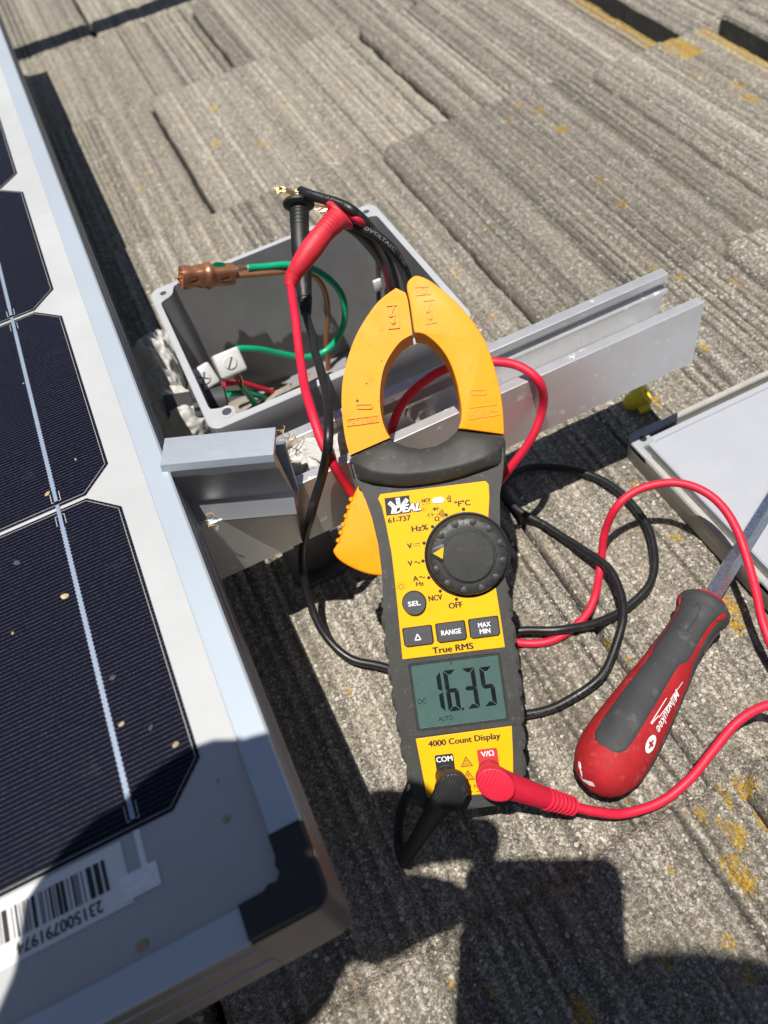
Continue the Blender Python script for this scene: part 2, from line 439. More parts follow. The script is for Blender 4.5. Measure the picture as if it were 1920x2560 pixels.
def glyphs(string, bold=0.0, shear=0.0):
    """flat letter outlines, filled: list of (x, y), faces, bounding box"""
    key = (string, bold, shear)
    if key in _tc: return _tc[key]
    cu = bpy.data.curves.new('letters', 'FONT')
    cu.body = string
    cu.offset = bold
    cu.shear = shear
    cu.resolution_u = 3
    ob = bpy.data.objects.new('letters', cu)
    COL.objects.link(ob)
    dg = bpy.context.evaluated_depsgraph_get()
    me = bpy.data.meshes.new_from_object(ob.evaluated_get(dg))
    vs = [(p.co.x, p.co.y) for p in me.vertices]
    fs = [list(p.vertices) for p in me.polygons]
    bpy.data.objects.remove(ob)
    bpy.data.curves.remove(cu)
    bpy.data.meshes.remove(me)
    xs = [p[0] for p in vs]; ys = [p[1] for p in vs]
    _tc[key] = (vs, fs, (min(xs), min(ys), max(xs), max(ys)))
    return _tc[key]
def text(mb, string, cx, cy, wd, ht, z, rot=0.0, bold=0.012, shear=0.0, fn=None):
    """letters fitted to a box wd x ht centred on (cx, cy)"""
    vs, fs, (x0, y0, x1, y1) = glyphs(string, 0.0, shear)
    c, s = math.cos(rot), math.sin(rot)
    d = bold * ht * 2.2
    for i, (dx, dy) in enumerate(((0, 0), (d, 0), (-d, 0), (0, d * .5), (0, -d * .5)) if bold > 0 else ((0, 0),)):
        out = []
        for x, y in vs:
            a = ((x - x0) / (x1 - x0) - 0.5) * (wd - 2 * d) + dx
            b = ((y - y0) / (y1 - y0) - 0.5) * (ht - d) + dy
            p = (cx + a * c - b * s, cy + a * s + b * c, z + i * ht * .002)
            out.append(fn(*p) if fn else Vector(p))
        mb.add(out, fs)
def line2d(mb, pts, wd, z, h=None, closed=False):
    """flat strokes through 2D points (or raised ones, h high)"""
    P = list(pts) + ([pts[0]] if closed else [])
    for a, b in zip(P[:-1], P[1:]):
        a = Vector(a); b = Vector(b)
        d = (b - a)
        L = d.length
        if L < 1e-9: continue
        d.normalize()
        n = Vector((-d.y, d.x)) * wd / 2
        e = d * wd * 0.35
        q = [a - e + n, a - e - n, b + e - n, b + e + n]
        if h is None: mb.add([(p.x, p.y, z) for p in q], [[0, 1, 2, 3]])
        else: mb.prism([(p.x, p.y) for p in q], z, z + h)
def disc(mb, cx, cy, r, z, n=20, ry=None):
    mb.add([(cx + r * math.cos(2 * PI * k / n), cy + (ry or r) * math.sin(2 * PI * k / n), z) for k in range(n)], [list(range(n))])
def rrect(x0, y0, x1, y1, r, n=5):
    out = []
    for cx, cy, a0 in ((x1 - r, y1 - r, 0), (x0 + r, y1 - r, PI / 2), (x0 + r, y0 + r, PI), (x1 - r, y0 + r, 1.5 * PI)):
        for k in range(n + 1):
            a = a0 + PI / 2 * k / n
            out.append((cx + r * math.cos(a), cy + r * math.sin(a)))
    return out

# ------------------------------------------------------------------ roof of overlapping grooved concrete shakes (one sheet)
def n1(x, seed):
    x = np.asarray(x, float) + 1000.0
    i = np.floor(x).astype(np.int64)
    f = x - i
    f = f * f * (3 - 2 * f)
    def h(k):
        k = (k * 374761393 + np.asarray(seed, np.int64) * 668265263) & 0x7fffffff
        k = ((k ^ (k >> 13)) * 1274126177) & 0x7fffffff
        return ((k ^ (k >> 16)) & 0xffff) / 65535.0
    return h(i) * (1 - f) + h(i + 1) * f
def n2(x, y, seed):
    xi = np.floor(y).astype(np.int64)
    f = y - xi
    f = f * f * (3 - 2 * f)
    return n1(x, xi * 131 + seed) * (1 - f) + n1(x, (xi + 1) * 131 + seed) * f
COURSES = [-60, -20, -6, -2, -0.92, -0.58, -0.25, 0.08, 0.42, 0.747, 1.04, 1.29, 1.61, 1.93, 2.25, 2.6, 6, 20, 60]
JOINTS = {8: [(0.262, .0028), (0.507, .0038), (0.667, .011)], 9: [(0.085, .0030), (0.360, .0045), (0.623, .013)],
          7: [(0.150, .0016), (0.421, .002), (0.66, .002)], 10: [(-0.06, .003), (0.207, .0042), (0.462, .003), (0.70, .003)],
          11: [(0.072, .003), (0.33, .003), (0.58, .003)], 6: [(-0.10, .002), (0.16, .002), (0.42, .002)]}
for k in range(len(COURSES)):
    if k not in JOINTS: JOINTS[k] = []
    js = JOINTS[k]
    if js:
        a = min(j[0] for j in js); b = max(j[0] for j in js)
    else: a = b = 0.05 + 0.13 * (k % 2); js.append((a, .002))
    x = a
    while x > -2.5:
        x -= 0.22 + 0.09 * random.random(); js.append((x, .002))
    x = b
    while x < 3.5:
        x += 0.22 + 0.09 * random.random(); js.append((x, .002))
    js.sort()
TONE = {(8, 0.262): 0.72, (8, 0.507): 0.92, (9, 0.085): 1.0, (9, 0.360): 0.88, (10, 0.207): 0.84, (10, -0.06): 0.92, (7, 0.150): 0.97, (7, 0.421): 1.0}
def axis(parts):
    out = []
    for a, b, st in parts:
        n = max(1, int(round((b - a) / st)))
        out += list(np.linspace(a, b, n, endpoint=False))
    return np.array(out + [parts[-1][1]])
gx = axis([(-60, -4, 4), (-4, -0.9, .05), (-0.9, -0.22, .004), (-0.22, -0.06, .0016), (-0.06, 0.76, .0010), (0.78, 1.5, .004), (1.5, 4, .05), (4, 60, 4)])
gy = axis([(-60, -3, 4), (-3, -0.6, .05), (-0.6, -0.06, .006), (-0.06, 0.75, .0026), (0.75, 1.65, .005), (1.65, 2.4, .009), (2.4, 6, .06), (6, 60, 4)])
X, Y = np.meshgrid(gx, gy)
Z = np.full(X.shape, -0.010)
TN = np.ones(X.shape); LI = np.zeros(X.shape); SK = np.full(X.shape, .5)
jag = (n1(X * 55, 3) - .5) * .007 + (n1(X * 240, 5) - .5) * .003
def course(k, X, Y, Z, TN, LI, SK, done, jag):
    js = [j[0] for j in JOINTS[k]]
    jw = [j[1] for j in JOINTS[k]]
    idx = np.searchsorted(js, X.ravel()).reshape(X.shape) - 1
    idxc = np.clip(idx, 0, len(js) - 1)
    seed = idxc * 17 + k * 101
    hs = n1(seed * 3.7 + 0.5, 77)
    shift = (hs - .5) * .022
    if k == 8: shift = np.where(np.abs(X - .385) < .1225, 0.006, shift * .5)
    # corner rounding of every tile
    jarr = np.array(js)
    dl = np.abs(X - jarr[idxc]); dr = np.abs(X - jarr[np.clip(idx + 1, 0, len(js) - 1)])
    dj = np.minimum(dl, dr)
    rnd = -np.maximum(0, .016 - dj) ** 2 / .016 * .9
    y0, y1 = COURSES[k], COURSES[k + 1]
    hsp = n1((idxc * 17 + (k - 1) * 101) * 3.7 + .5, 77)
    e1 = y1 + jag + shift + rnd
    inside = (Y >= y0 - .05) & (Y < e1) if k else (Y < e1)
    fr = np.clip((Y - y0) / (y1 - y0), -.1, 1)
    g = (n1(X * 42 + seed * 3.1 + .25 * n1(Y * 5, 9), seed) - .5) * .0007
    # moulded grain: pale worn lines and dark troughs, each tile its own
    wob = (n1(Y * 3, 4) - .5) * .10 + (n1(Y * 19, 14) - .5) * .05
    sA = n1(X * 58 + wob * .6 + seed * 1.7, seed + 61); sB = n1(X * 150 + wob + seed * 2.3, seed + 62); sC = n1(X * 330 + wob * 1.6, seed + 63)
    wear = n2(X * 11 + 3, Y * 6, 90 + k)
    stk = .5 + ((sA - .5) * .12 + (sB - .5) * .26 + (sC - .5) * .85) * (.62 + .5 * wear)
    ph = X * 122 + .8 * n1(X * 17 + seed, seed + 72) + wob * .6 + seed * .37
    fi = np.floor(ph); fq = ph - fi
    along = np.clip(n2(X * 10, Y * 5 + 7, 95 + k) * 2.2 - .45, 0, 1)
    trench = np.exp(-((fq - .5) / .15) ** 2) * np.clip(n1(fi, seed + 71) * 1.7 - .6, 0, 1) * along
    pale = np.exp(-((fq - .12) / .20) ** 2) * np.clip(n1(fi, seed + 70) * 1.8 - .75, 0, 1) * (.5 + .5 * wear)
    stk = stk + pale * .62 - trench * .75
    g -= trench * .0016
    g += pale * .0005
    g += (n1(X * 130 + (n1(Y * 5, 4) - .5) * .15, seed + 5) - .5) * .0008 * (.35 + n2(X * 9, Y * 4, 21))
    gm = n2(X * 14, Y * 5, 33 + k)
    sharp = n1(X * 290 + (n1(Y * 5, 6) - .5) * .15, seed + 9)
    g += -np.clip(sharp - .62, 0, 1) * .0055 * np.clip(gm * 1.6 - .25, 0, 1)
    g += (n2(X * 30, Y * 30, 50) - .5) * .0008 + (n2(X * 120, Y * 110, 51) - .5) * .0010
    z = -.010 + .011 * fr + (n1(seed * 1.3 + .2, 12) - .5) * .003 + g
    # nose edge crumbles over the last few millimetres
    z -= np.clip(1 - (e1 - Y) / .006, 0, 1) ** 2 * .003
    for jx, hw in JOINTS[k]:
        wv = jx + (n1(Y * 40, int(jx * 999) + k) - .5) * .0016
        dep = .016 if hw < .005 else .090
        m = np.abs(X - wv) < hw
        z = np.where(m, z - dep * .75, z)
        m2 = np.abs(X - wv) < hw + .003
        z = np.where(m2 & ~m, z - .0022, z)
        if hw > .005:                                  # lichen thrives along the open joints
            d = (wv - hw) - X
            LI[:] = np.where(inside & (d > -.01) & (d < .035), np.maximum(LI, .95 - d / .038), LI)
    tone = .74 + .30 * n1(seed * 2.9 + .3, 41)
    for (kk, jx), t in TONE.items():
        if kk == k:
            ji = int(np.argmin(np.abs(jarr - jx)))
            tone = np.where(idxc == ji, t, tone)
    for jx, hw in JOINTS[k]:                           # black underlay in joint bottoms; wide gaps: shade painted on walls and rims
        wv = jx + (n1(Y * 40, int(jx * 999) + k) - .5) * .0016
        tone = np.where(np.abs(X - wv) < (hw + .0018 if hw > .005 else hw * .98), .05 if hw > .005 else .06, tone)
    # later (farther) courses lie below the ones nearer the ridge: only fill what is still free
    m = inside & ~done
    Z[m] = z[m]
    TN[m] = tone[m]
    SK[m] = np.clip(stk, 0, 1)[m]
    done |= m
FREE = np.zeros(X.shape, bool)
for k in range(len(COURSES) - 1):
    r0, r1 = np.searchsorted(gy, COURSES[k] - .06), np.searchsorted(gy, COURSES[k + 1] + .06) + 1
    if k == 0: r0 = 0
    q = slice(r0, r1)
    course(k, X[q], Y[q], Z[q], TN[q], LI[q], SK[q], FREE[q], jag[q])
for px, py, r, a in ((1811, 1968, 5, 1), (1865, 1955, 6, .95), (1753, 2032, 5, .8), (1839, 2080, 6, 1), (1848, 2100, 5, .9), (1838, 2175, 7, 1), (1865, 2195, 7, 1), (1822, 2011, 3, .8), (1675, 2171, 2, 1), (1801, 2060, 3, .8), (1915, 2052, 6, .9),
                     (1693, 1330, 5, .9), (1835, 1500, 7, 1), (1850, 1545, 6, .9), (1519, 1586, 4, .8), (1580, 1630, 3, .8), (1432, 1330, 3, .7), (1589, 1199, 4, .8), (1636, 990, 6, .8), (1639, 645, 4, .8), (1231, 775, 4, .7),
                     (1294, 265, 6, .8), (1348, 277, 7, .9), (1402, 319, 8, 1), (1270, 304, 5, .8), (1556, 491, 6, .9), (1496, 434, 6, .7), (1137, 669, 4, .9), (1215, 560, 4, .7), (533, 268, 7, .9), (533, 350, 7, .9), (205, 338, 8, .6), (651, 347, 6, .8), (717, 247, 6, .7), (720, 490, 6, .7),
                     (360, 425, 6, .7), (350, 460, 6, .7), (1700, 690, 5, .8), (1840, 700, 6, .8), (1760, 860, 5, .7), (1880, 230, 12, .8), (1850, 200, 10, .7), (1740, 180, 8, .6), (870, 1720, 3, .9), (1822, 2356, 4, .9), (1669, 2417, 5, .7), (1872, 2436, 5, .8), (1460, 2534, 7, .9), (1130, 2460, 4, .6), (1230, 2480, 4, .6), (1570, 1980, 3, .7)):
    q = S(px, py, 0)
    r *= .001
    ang = .35
    du, dv = X - q.x, Y - q.y
    LI = np.maximum(LI, a * np.exp(-(du ** 2 / (r * .95) ** 2 + dv ** 2 / (r * 1.35) ** 2)))
LI = np.maximum(LI, .55 * np.clip(n2(X * 16, Y * 9, 71) * 1.9 - 1.28, 0, 1) * (n2(X * 3.1, Y * 2.6, 75) > .38))
ny, nx = X.shape
me = bpy.data.meshes.new('roof')
co = np.stack([X.ravel(), Y.ravel(), Z.ravel()], 1).astype(np.float32)
i0 = (np.arange(ny - 1)[:, None] * nx + np.arange(nx - 1)[None, :]).ravel()
quads = np.stack([i0, i0 + 1, i0 + nx + 1, i0 + nx], 1).astype(np.int32)
me.vertices.add(len(co)); me.vertices.foreach_set('co', co.ravel())
me.loops.add(quads.size); me.loops.foreach_set('vertex_index', quads.ravel())
me.polygons.add(len(quads)); me.polygons.foreach_set('loop_start', np.arange(0, quads.size, 4, dtype=np.int32))
me.update(calc_edges=True)
me.polygons.foreach_set('use_smooth', np.ones(len(quads), bool))
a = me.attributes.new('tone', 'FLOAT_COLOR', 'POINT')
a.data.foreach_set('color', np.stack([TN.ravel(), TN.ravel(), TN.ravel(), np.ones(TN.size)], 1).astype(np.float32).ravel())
a = me.attributes.new('lichen', 'FLOAT', 'POINT')
a.data.foreach_set('value', LI.ravel().astype(np.float32))
a = me.attributes.new('streak', 'FLOAT', 'POINT')
a.data.foreach_set('value', SK.ravel().astype(np.float32))
me.materials.append(M['roof'])
roof = bpy.data.objects.new('roof', me)
COL.objects.link(roof)
roof['kind'] = 'structure'

# ------------------------------------------------------------------ solar panel
PT = 0.160                                            # top of the panel frame
PB = 0.120
PX1, PY0 = -0.029, 0.072                              # right and near outer edges
PX0, PY1 = -0.560, 1.215
panel = thing('solar_module', 'white framed solar panel with dark cells and a black frame corner, lying on the rail', 'solar panel', (PX1, PY0, PB))
LIP = 0.0113
def frame_bar(name, x0, y0, x1, y1, side):
    """top lip, outer wall with two drawn ridges and a foot flange"""
    mb = MB()
    if side in 'xX':
        s = 1 if side == 'X' else -1
        xo = x1 if side == 'X' else x0
        prof = [(0, PB), (0, PB + .012), (-.0005, PB + .0122), (-.0005, PB + .0205), (0, PB + .0207), (0, PB + .0292), (-.0005, PB + .0295), (-.0005, PT - .0075), (0, PT - .0072), (0, PT - .0009), (-.0009, PT), (-LIP + .0004, PT), (-LIP, PT - .0004), (-LIP, PT - .0030),
                (-.0018, PT - .0030), (-.0018, PB + .0018), (-.022, PB + .0018), (-.022, PB)]
        vs = [(xo + s * p, y0, z) for p, z in prof] + [(xo + s * p, y1, z) for p, z in prof]
    else:
        s = 1 if side == 'Y' else -1
        yo = y1 if side == 'Y' else y0
        prof = [(0, PB), (0, PB + .012), (-.0005, PB + .0122), (-.0005, PB + .0205), (0, PB + .0207), (0, PB + .0292), (-.0005, PB + .0295), (-.0005, PT - .0075), (0, PT - .0072), (0, PT - .0009), (-.0009, PT), (-LIP + .0004, PT), (-LIP, PT - .0004), (-LIP, PT - .0030),
                (-.0018, PT - .0030), (-.0018, PB + .0018), (-.022, PB + .0018), (-.022, PB)]
        vs = [(x0, yo + s * p, z) for p, z in prof] + [(x1, yo + s * p, z) for p, z in prof]
    n = len(prof)
    fs = [[i, (i + 1) % n, n + (i + 1) % n, n + i] for i in range(n)] + [list(range(n))[::-1], list(range(n, 2 * n))]
    mb.add(vs, fs)
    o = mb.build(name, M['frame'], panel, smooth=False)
    o.data.materials.append(M['frame_side_shaded'])
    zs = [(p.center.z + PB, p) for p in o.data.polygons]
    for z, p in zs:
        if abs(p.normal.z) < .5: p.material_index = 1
    return o
CC = 0.027                                            # corner piece length
frame_bar('frame_bar', PX1 - .03, PY0 + CC, PX1, PY1, 'X')
frame_bar('frame_bar', PX0, PY0, PX0 + .03, PY1, 'x')
frame_bar('frame_bar', PX0 + .0115, PY0, PX1 - CC, PY0 + .03, 'y')
frame_bar('frame_bar', PX0 + .0115, PY1 - .03, PX1 - .0115, PY1, 'Y')
# moulded corner: grey sides, black cap with a rounded outer corner and a round bite at the inside
def corner_poly(inset, r):
    out = []
    a, b = PX1 - inset, PY0 + inset
    for k in range(9):
        t = -PI / 2 + PI / 2 * k / 8
        out.append((a - r + r * math.cos(t), b + r + r * math.sin(t)))
    return out
side_poly = corner_poly(0, .0062) + [(PX1, PY0 + CC - .0002), (PX1 - .0108, PY0 + CC - .0002), (PX1 - .0108, PY0 + .0108), (PX1 - CC + .0002, PY0 + .0108), (PX1 - CC + .0002, PY0)]
mb = MB().prism(side_poly, PB - .0004, PT - .0022, .0003)
mb.build('frame_corner', M['frame_side_shaded'], panel, angle=30)
inner = []
for k in range(9):                                    # concave bite
    t = PI * 0.5 + PI * .75 - PI * 1.0 * k / 8
    inner.append((PX1 - .0158 + .0030 * math.cos(t - PI * .25), PY0 + .0158 + .0030 * math.sin(t - PI * .25)))
top_poly = corner_poly(.0008, .0060) + [(PX1 - .0008, PY0 + CC + .0002), (PX1 - .0118, PY0 + CC + .0002), (PX1 - .0118, PY0 + .0195), (PX1 - .0128, PY0 + .0178), (PX1 - .0122, PY0 + .0150), (PX1 - .0138, PY0 + .0128), (PX1 - .0165, PY0 + .0133), (PX1 - .0185, PY0 + .0120), (PX1 - CC - .0002, PY0 + .0118), (PX1 - CC - .0002, PY0 + .0008)]
mb = MB().prism(top_poly, PT - .0021, PT + .0009, .0009, 3)
M['cap'] = mat('black_corner_plastic', (0.011, 0.011, 0.012), 0.42, 0, 0.15, 90, 0.15, 1500)
mb.build('corner_cap', M['cap'], panel)
SZ = PT - .0030                                       # laminate surface
mb = MB().box((PX0 + .003, PY0 + .003, SZ - .005), (PX1 - .003, PY1 - .003, SZ))
mb.build('backsheet', M['sheet'], panel, smooth=False)
CW, CG, CH = 0.1570, 0.0023, 0.0138
CX1, CY0 = -0.0545, 0.1232
def make_cell(first):
    mb = MB()
    poly = [(-CW + CH, 0), (-CH, 0), (0, CH), (0, CW - CH), (-CH, CW), (-CW + CH, CW), (-CW, CW - CH), (-CW, CH)]
    mb.prism(poly, 0, .00025)
    c = mb.build('solar_cell', M['cell'], panel, local=True, smooth=False)
    bb, rb = MB(), MB()
    for bx in (-CW / 6 - .001, -CW / 2, -CW * 5 / 6 + .001):
        rb.add([(bx - .00085, .0037, .00044), (bx + .00085, .0037, .00044), (bx + .00085, CW + .0035, .00044), (bx - .00085, CW + .0035, .00044)], [[0, 1, 2, 3]])
        for y in (.0035, CW - .0035):                 # fine printed bracket round the ribbon end
            s = 1 if y < .1 else -1
            line2d(bb, [(bx - .0021, y + s * .006), (bx - .0021, y), (bx - .0012, y)], .0003, .00038)
            line2d(bb, [(bx + .0021, y + s * .006), (bx + .0021, y), (bx + .0012, y)], .0003, .00038)
        y = .012
        while y < CW - .012:                          # solder teeth along the ribbon
            bb.add([(bx - .00112, y, .00038), (bx + .00112, y, .00038), (bx + .00112, y + .0007, .00038), (bx - .00112, y + .0007, .00038)], [[0, 1, 2, 3]])
            y += .0021
    e = .0014
    line2d(bb, [(-CW + CH + .0005, e), (-CH - .0005, e), (-e, CH + .0005), (-e, CW - CH - .0005), (-CH - .0005, CW - e), (-CW + CH + .0005, CW - e)], .00022, .00036)
    b = bb.build('silver_print', M['paste'], c, local=True, smooth=False, fix=False)
    r = rb.build('busbar', M['ribbon'], c, local=True, smooth=False, fix=False)
    return c, (b, r)
M['paste'] = mat('silver_paste', (0.42, 0.41, 0.38), 0.6)
M['ribbon'] = mat('tinned_ribbon', (0.30, 0.38, 0.50), 0.45, 0.35, 0.06, 300, rvar=0.02)
cell0, bus0 = make_cell(True)
first = True
for i in range(3):
    for j in range(7):
        loc = Vector((CX1 - i * (CW + CG), CY0 + j * (CW + CG * .9), SZ + .0001)) - Vector((PX1, PY0, PB))
        if first: c = cell0; first = False
        else:
            c = cell0.copy(); COL.objects.link(c); c.parent = panel
            for q in bus0:
                b = q.copy(); COL.objects.link(b); b.parent = c
        c.location = loc
# ribbon end with its foil tab, and flecks of dirt
mb = MB()
x = CX1 - CW / 6 - .001
mb.box((x - .0010, CY0 - .0185, SZ), (x + .0010, CY0 - .0002, SZ + .0003))
p = S(352, 2208, SZ)
mb.box((p.x - .0065, p.y - .0035, SZ + .0001), (p.x + .0065, p.y + .0045, SZ + .0006), m=None)
mb.build('ribbon_tab', M['foil'], panel, smooth=False)
M['fleck'] = mat('dirt_fleck', (0.42, 0.32, 0.18), 0.8, 0, 0.45, 400)
M['greyfleck'] = mat('grey_dirt_fleck', (0.06, 0.06, 0.06), 0.8, 0, 0.45, 400)
for px, py, r, mt in ((163, 1492, .0019, 'fleck'), (283, 1695, .0015, 'greyfleck'), (378, 1820, .0012, 'greyfleck'), (305, 1812, .0012, 'fleck'), (120, 1235, .0016, 'fleck'), (33, 1584, .0008, 'fleck'), (440, 1862, .0014, 'fleck'), (190, 1150, .0009, 'fleck'), (60, 960, .0007, 'fleck'), (545, 1955, .0007, 'fleck'), (566, 2048, .0016, 'fleck'), (355, 2362, .0026, 'fleck'), (43, 1408, .0018, 'greyfleck')):
    q = S(px, py, SZ)
    r *= .8
    n = 10
    ec, es = math.cos(px), math.sin(px)
    vs = []
    for k in range(n):
        a = 2 * PI * k / n
        u, v = r * (.75 + .4 * random.random()) * math.cos(a) * 1.25, r * (.75 + .4 * random.random()) * math.sin(a) * .85
        vs.append((q.x + u * ec - v * es, q.y + u * es + v * ec, SZ + .0005))
    MB().add(vs + [(q.x, q.y, SZ + .0010)], [[k, (k + 1) % n, n] for k in range(n)]).build('dirt_fleck', M[mt], panel, smooth=False)
# bar code sticker, read from the far side of the panel
a, b_, c_ = S(301, 2103, SZ), S(330, 2258, SZ), S(0, 2429, SZ)
lx = (c_ - b_); lx.z = 0; lx.normalize()              # towards the left of the photo
lv = (b_ - a); lv.z = 0
lh = lv.length
lv = Vector((lx.y, -lx.x, 0)) * (1 if Vector((lx.y, -lx.x, 0)).dot(lv) > 0 else -1)
def LB(u, v, z=.0005): return Vector((a.x, a.y, 0)) + lx * u + lv * v + Vector((0, 0, SZ + z))
mb = MB()
LW = .098
mb.add([LB(0, 0, .0003), LB(LW, 0, .0003), LB(LW, lh, .0003), LB(0, lh, .0003)], [[0, 1, 2, 3]])
M['paper'] = mat('label_paper', (0.74, 0.74, 0.75), 0.5, 0, 0.03, 90, 0.05, 900)
lab = mb.build('barcode_label', M['paper'], panel, smooth=False)
mb = MB()
u = .0065
rr = random.Random(5)
while u < LW - .009:
    wd = rr.choice([.0004, .0004, .0008, .0008, .0012, .0018])
    mb.add([LB(u, lh * .16), LB(u + wd, lh * .16), LB(u + wd, lh * .66), LB(u, lh * .66)], [[0, 1, 2, 3]])
    u += wd + rr.choice([.0004, .0006, .0008, .0010, .0014])
t0, t1 = S(258, 2262, SZ) - a, S(44, 2384, SZ) - a
u0, u1 = t0.dot(lx), t1.dot(lx)
text(mb, '231500791974', (u0 + u1) / 2, (t0.dot(lv) + t1.dot(lv)) / 2 - .0004, u1 - u0, .0040, .0005, fn=lambda x, y, z: LB(x, y, z))
mb.build('barcode_print', M['ink'], lab, smooth=False, fix=False)

# ------------------------------------------------------------------ mounting rails
def rail(x0, x1, ybase, label, group):
    """open channel, tall front wall, lipped back wall"""
    t = thing('mounting_rail', label, 'rail', ((x0 + x1) / 2, ybase + .019, .076), group)
    prof = [(0, .076), (0, .1197), (.0004, .1200), (.0018, .1200), (.0020, .1196), (.0022, .1200), (.0036, .1200), (.0038, .1196), (.0040, .1200), (.0056, .1200), (.0060, .1197),
            (.0060, .1150), (.0028, .1150), (.0028, .0865), (.0345, .0865), (.0345, .1075), (.0295, .1075), (.0295, .1095), (.0345, .1095), (.0345, .1150), (.0310, .1150),
            (.0310, .1197), (.0314, .1200), (.0332, .1200), (.0334, .1196), (.0336, .1200), (.0354, .1200), (.0356, .1196), (.0358, .1200), (.0371, .1200), (.0375, .1197), (.0375, .076)]
    n = len(prof)
    vs = []
    xs = [x0, x1]
    for x in xs: vs += [(x, ybase + p, z) for p, z in prof]
    fs = [[i, (i + 1) % n, n + (i + 1) % n, n + i] for i in range(n)] + [list(range(n)), list(range(n, 2 * n))[::-1]]
    MB().add(vs, fs).build('rail_channel', M['rail'], t, smooth=False)
    return t
RY = 0.268
rail(-0.55, 0.2645, RY, 'silver aluminium channel rail running out from under the solar panel', None)
rail(-0.55, 0.42, 1.318, 'second aluminium rail under the far end of the solar panel', None)
# hex bolt inside the channel and the foot below
def hexbolt(c, axis, label):
    t = thing('hex_bolt', label, 'bolt', c)
    q = axis.to_track_quat('Z', 'Y').to_matrix().to_4x4()
    m = Matrix.Translation(c) @ q
    hexp = [(.0068 * math.cos(PI / 3 * k), .0068 * math.sin(PI / 3 * k)) for k in range(6)]
    MB().lathe([(.0085, 0), (.009, .0004), (.009, .0012), (.0080, .0015)], 24, m).build('washer', M['steel'], t)
    MB().prism(hexp, .0014, .0072, .0008, 2, m=m).build('nut', M['steel'], t)
    pr = []
    for k in range(12): pr += [(.0037, .0070 + k * .001), (.0033, .0075 + k * .001)]
    MB().lathe(pr, 16, m).build('thread', M['steel'], t)
bp = SY(1050, 1025, RY + .0345)
hexbolt(Vector((bp.x, RY + .0343, max(.0975, bp.z))), Vector((0, -1, 0)), 'steel hex nut and bolt inside the rail channel, seen through the meter jaws')
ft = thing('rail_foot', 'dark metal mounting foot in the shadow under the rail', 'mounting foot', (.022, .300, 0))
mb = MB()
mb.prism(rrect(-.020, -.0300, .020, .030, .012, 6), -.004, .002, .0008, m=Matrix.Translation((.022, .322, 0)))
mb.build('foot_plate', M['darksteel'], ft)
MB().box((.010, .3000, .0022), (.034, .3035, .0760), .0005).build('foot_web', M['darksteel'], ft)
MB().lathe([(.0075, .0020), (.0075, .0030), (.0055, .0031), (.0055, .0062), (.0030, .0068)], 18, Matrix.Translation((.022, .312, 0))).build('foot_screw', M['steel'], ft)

# ------------------------------------------------------------------ end clamp over the panel edge
ca, cb = S(400, 1165, PT + .003), S(683, 1138, PT + .003)
cdir = (cb - ca); cdir.z = 0
clen = cdir.length
cdir.normalize()
cback = Vector((-cdir.y, cdir.x, 0))
CM = Matrix(((cdir.x, cback.x, 0, ca.x), (cdir.y, cback.y, 0, ca.y), (0, 0, 1, 0), (0, 0, 0, 1)))
cl = thing('panel_clamp', 'short brushed aluminium end clamp hooked over the panel frame edge', 'clamp', matrix=CM)
ct = PT + .0030
prof = [(.0000, ct - .0090), (-.0012, ct - .0070), (-.0012, ct - .0030), (.0004, ct), (.0155, ct + .0016), (.0158, ct - .0008), (.0032, ct - .0024), (.0084, .1215), (.0135, .1215), (.0185, .1500), (.0208, .1495), (.0155, .1190), (.0050, .1190), (.0006, .1176), (.0000, .1192), (.0058, .1290)]
n = len(prof)
vs = [(0, p, z) for p, z in prof] + [(clen, p, z) for p, z in prof]
fs = [[i, (i + 1) % n, n + (i + 1) % n, n + i] for i in range(n)] + [list(range(n)), list(range(n, 2 * n))[::-1]]
mb = MB().add(vs, fs)
o = mb.build('clamp_profile', M['clamp'], cl, local=True, smooth=False)
o.data.materials.append(M['sawn'])
for p in o.data.polygons:
    if abs(p.normal.x) > .9: p.material_index = 1
mb = MB()
rr = random.Random(3)
def straw(mb, c, n, spread, r=.00022):
    for k in range(n):
        a = c + Vector((rr.uniform(-1, 1), rr.uniform(-1, 1), rr.uniform(0, .4))) * spread
        b = a + Vector((rr.uniform(-1, 1), rr.uniform(-1, 1), rr.uniform(-.3, .5))) * spread * 1.3
        m = (a + b) / 2 + Vector((rr.uniform(-1, 1), rr.uniform(-1, 1), rr.uniform(-.5, .8))) * spread * .5
        mb.tube(spline([a, m, b], 5), r, 5)
straw(mb, S(712, 1105, .124), 12, .006)
tag(mb.build('straw_wisp', M['straw'], None), 'wisp of dry straw caught on the rail beside the clamp', 'straw')
mb = MB()
straw(mb, CM @ Vector((.011, -.0020, .124)), 7, .004, .00025)
tag(mb.build('straw_wisp', M['straw'], None), 'tuft of dry grass stuck on the face of the clamp', 'straw')

